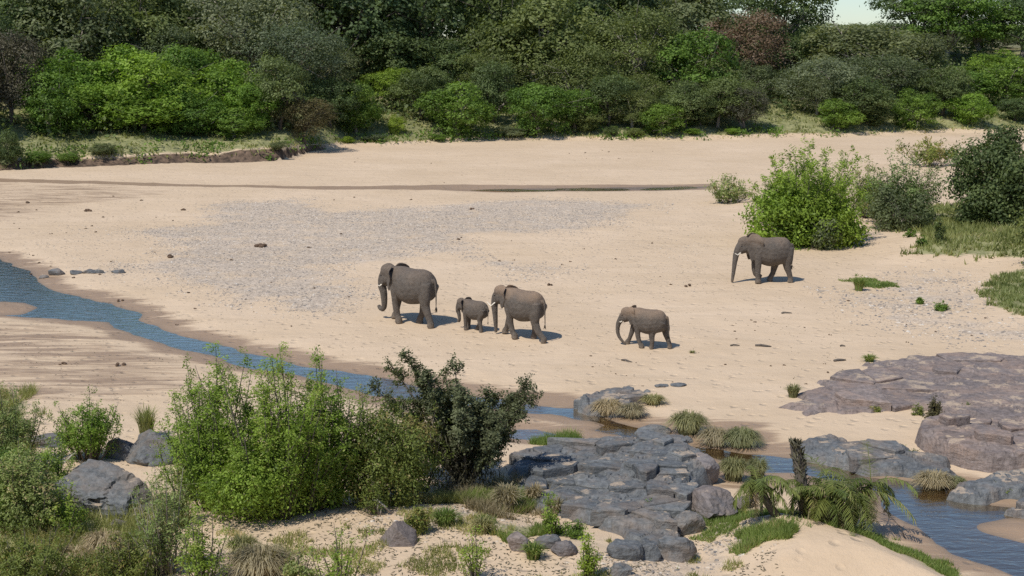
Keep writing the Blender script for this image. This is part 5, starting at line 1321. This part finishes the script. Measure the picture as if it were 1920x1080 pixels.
H1 = hide_mat('elephant hide grey', .25); H2 = hide_mat('elephant hide with red dust on the back', .85); H3 = hide_mat('elephant hide slightly dusty', .6)
STR = lambda x: [(x, 0, .30)]
elephant(775, 607, 2.66, R(180 - 36), 'largest elephant leading the line with its trunk tip curled', H1, dict(
    trunk=[(.735, 0, .74), (.755, 0, .62), (.75, 0, .48), (.735, 0, .33), (.745, .0, .215), (.80, 0, .17), (.86, 0, .20), (.875, 0, .24)],
    hs=1.10, legs={('f', 1): (.24, 0, .30, .30, ''), ('f', -1): (.56, 0, .48, .31, ''), ('h', 1): (-.52, 0, -.40, .36, ''), ('h', -1): (-.06, 0, -.17, .37, '')},
    flare=(.62, .8), head=(-.03, 0, -.01), tusk=(.10, .10), fat=1.06, tail=.02))
elephant(891, 620, 1.42, R(180 - 36), 'smallest elephant calf walking just ahead of the second adult', H1, dict(
    trunk=[(.72, 0, .72), (.735, 0, .60), (.72, 0, .48), (.70, 0, .37), (.69, 0, .27), (.72, 0, .22), (.76, 0, .235), (.77, 0, .27)],
    legs={('f', 1): (.30, 0, .31, .30, ''), ('f', -1): (.38, 0, .36, .30, ''), ('h', 1): (-.34, 0, -.29, .36, ''), ('h', -1): (.0, 0, -.13, .36, '')},
    flare=(.75, 1.0), hs=1.08, etilt=-.12, tusk=(0, 0), voxel=.015, head=(-.02, 0, -.02)))
elephant(982, 635, 2.22, R(180 - 38), 'elephant with red dust on its back following the calf, tusks out', H2, dict(
    trunk=[(.745, 0, .74), (.775, 0, .60), (.775, 0, .46), (.765, 0, .32), (.755, 0, .18), (.75, 0, .08), (.752, 0, .03)],
    legs={('f', 1): (.14, 0, .25, .30, ''), ('f', -1): (.60, 0, .50, .32, ''), ('h', 1): (-.64, 0, -.40, .36, 'push'), ('h', -1): (-.18, 0, -.20, .36, '')}, hs=1.05,
    flare=(.50, .5), tusk=(.21, .21), tuskup=.55, fat=1.05, tail=.03))
elephant(1215, 652, 1.72, R(180 - 24), 'young elephant walking alone at the rear of the line, ear raised', H2, dict(
    trunk=[(.745, 0, .72), (.81, 0, .60), (.85, 0, .46), (.85, 0, .32), (.80, 0, .20), (.72, 0, .11), (.64, 0, .06)],
    legs={('f', 1): (.14, 0, .24, .30, ''), ('f', -1): (.62, 0, .50, .33, ''), ('h', 1): (-.16, 0, -.14, .36, 'push'), ('h', -1): (-.56, 0, -.45, .36, '')},
    flare=(.35, 1.1), hs=1.04, head=(0, 0, -.03), etilt=-.15, tusk=(.08, .08), voxel=.014, fat=1.0, tail=.01))
elephant(1442, 529.5, 2.52, R(180 + 6), 'lone tusked elephant in front of the bright green bush', hide_mat('elephant hide brown grey', .45), dict(
    trunk=[(.745, 0, .73), (.79, 0, .60), (.815, 0, .46), (.83, 0, .32), (.845, 0, .18), (.86, 0, .07), (.865, 0, .02)],
    legs={('f', 1): (.30, 0, .31, .30, ''), ('f', -1): (.22, .06, .31, .27, 'lift'), ('h', 1): (-.46, 0, -.37, .36, ''), ('h', -1): (-.06, 0, -.16, .36, '')},
    flare=(.42, .5), ears=1.28, tusk=(.13, .13), tuskup=.45, fat=1.02, tail=-.02))

# ---------------------------------------------------------------- dung, sticks and stones on the sand
rngd = np.random.default_rng(3)
DM = []
for i in range(5):
    r_ = np.random.default_rng(1000 + i); mb = MB(); V, Fc = ICO[2]
    for j in range(3 + i):
        q = V * (1 + .25 * (fbm(V[:, 0] * 3 + j, V[:, 1] * 3, V[:, 2] * 3, seed=j + i) - .5)[:, None]) * r_.uniform(.35, .6) * np.array([1, .85, .7])
        mb.add(q + np.array([r_.normal() * .55, r_.normal() * .45, .25 + (j % 3 == 2) * .3]), Fc)
    DM.append(mb.build('dung_pile', M['dung']))
def dung(px, py, w_, label, group=None, k=None, cat='dung'):
    q = place(px, py); s = pxm(q.y, q.z); r_ = w_ / s / 2.2; k = (int(px) % 5) if k is None else k
    o = ob('dung_pile', DM[k], loc=(q.x, q.y, q.z)); o.scale = (r_, r_ * .9, r_ * .75); o.rotation_euler = (0, 0, px); return tag(o, label, cat, group)
for px, py, w_, lb in [(493, 463, 26, 'wide dung heap in the middle of the gravel'), (327, 483, 22, 'pale dung heap on the left part of the gravel'), (857, 449, 12, 'dark dung heap on the gravel, above the leading elephant'), (1032, 534, 16, 'reddish dung heap on the sand right of the dusty backed elephant'),
    (225, 686, 24, 'dung heap on the sand below the stream at the left'), (116, 683, 16, 'dung heap on the damp streaks at the far left below the stream'), (1290, 537, 18, 'dung heap left of the lone elephant, wider of two'), (1258, 534, 7, 'small dung lump left of the lone elephant'), (1162, 619, 14, 'dung heap beside the head of the young elephant'),
    (225, 565, 16, 'dung heap on the bank of the blue water'), (137, 522, 10, 'dung lump on the sand just below the river edge rocks'), (867, 446, 7, 'dung lump right beside the dark heap on the gravel'), (578, 465, 9, 'dung lump on the gravel right of the wide heap'),
    (346, 394, 12, 'dung lump at the left end of the upper gravel'), (163, 396, 16, 'flat dung heap on the upper left sand'), (57, 381, 14, 'dung heap at the far left of the upper sand'), (433, 488, 8, 'dung lump right of the pale heap'), (507, 530, 6, 'small dung lump on the lower gravel'), (885, 393, 14, 'dung heap on the upper edge of the gravel')]:
    dung(px, py, w_, lb)
for (x0, y0, x1, y1, n_, lb, gp) in [(10, 360, 300, 520, 26, 'small dung lump on the left part of the sandbank', 'dung lumps on the left sand'), (1290, 595, 1530, 640, 7, 'small dung lump in the row below the lone elephant', 'dung lumps below the lone elephant'),
    (1090, 655, 1300, 730, 9, 'small dung lump on the sand below the young elephant', 'dung lumps below the young elephant'), (1000, 282, 1240, 300, 8, 'tiny dung lump on the far sand', 'dung lumps on the far sand'), (1360, 660, 1640, 730, 10, 'small dung lump on the sand behind the flat rock shelf', 'dung lumps behind the shelf'),
    (300, 540, 700, 620, 8, 'small dung lump between the gravel and the stream', 'dung lumps above the stream'), (880, 440, 1300, 520, 9, 'small dung lump on the sand right of the gravel', 'dung lumps right of the gravel'), (1500, 545, 1900, 650, 10, 'small dung lump among the stones at the right', 'dung lumps among the right stones'), (300, 370, 800, 480, 9, 'small dung lump on the gravel', 'dung lumps on the gravel'), (560, 290, 900, 345, 5, 'tiny dung lump on the far sand at the left', 'dung lumps on the far sand at the left')]:
    for i in range(n_): dung(rngd.uniform(x0, x1), rngd.uniform(y0, y1), rngd.uniform(3.5, 8) * (1 if y0 > 350 else .7), lb, gp, int(rngd.integers(5)))
def stick(px, py, L_, ang, label, r=.035):
    q = place(px, py); s = pxm(q.y, q.z); l_ = L_ / s / 2; mb = MB()
    mb.tube([(-l_, 0, .03), (-l_ * .3, .05 * l_, .06), (l_ * .4, -.08 * l_, .05), (l_, .06 * l_, .02)], [r, r, r * .8, r * .4], 5)
    o = ob('stick', mb.build('stick', M['bark']), loc=tuple(q)); o.rotation_euler = (0, 0, ang); tag(o, label, 'stick')
stick(1431, 650, 30, -.25, 'dark curved stick on the sand below the lone elephant', .05)
stick(1378, 649, 18, .1, 'short stick left of the dark curved one')
stick(1175, 678, 24, -.7, 'stick lying on the sand under the young elephant')
stick(1580, 650, 10, 0, 'short dark stick behind the flat rock shelf')
stick(1475, 588, 20, .1, 'thin stick far below the lone elephant')
stick(1575, 677, 26, .3, 'stick beside the back left corner of the shelf', .05)
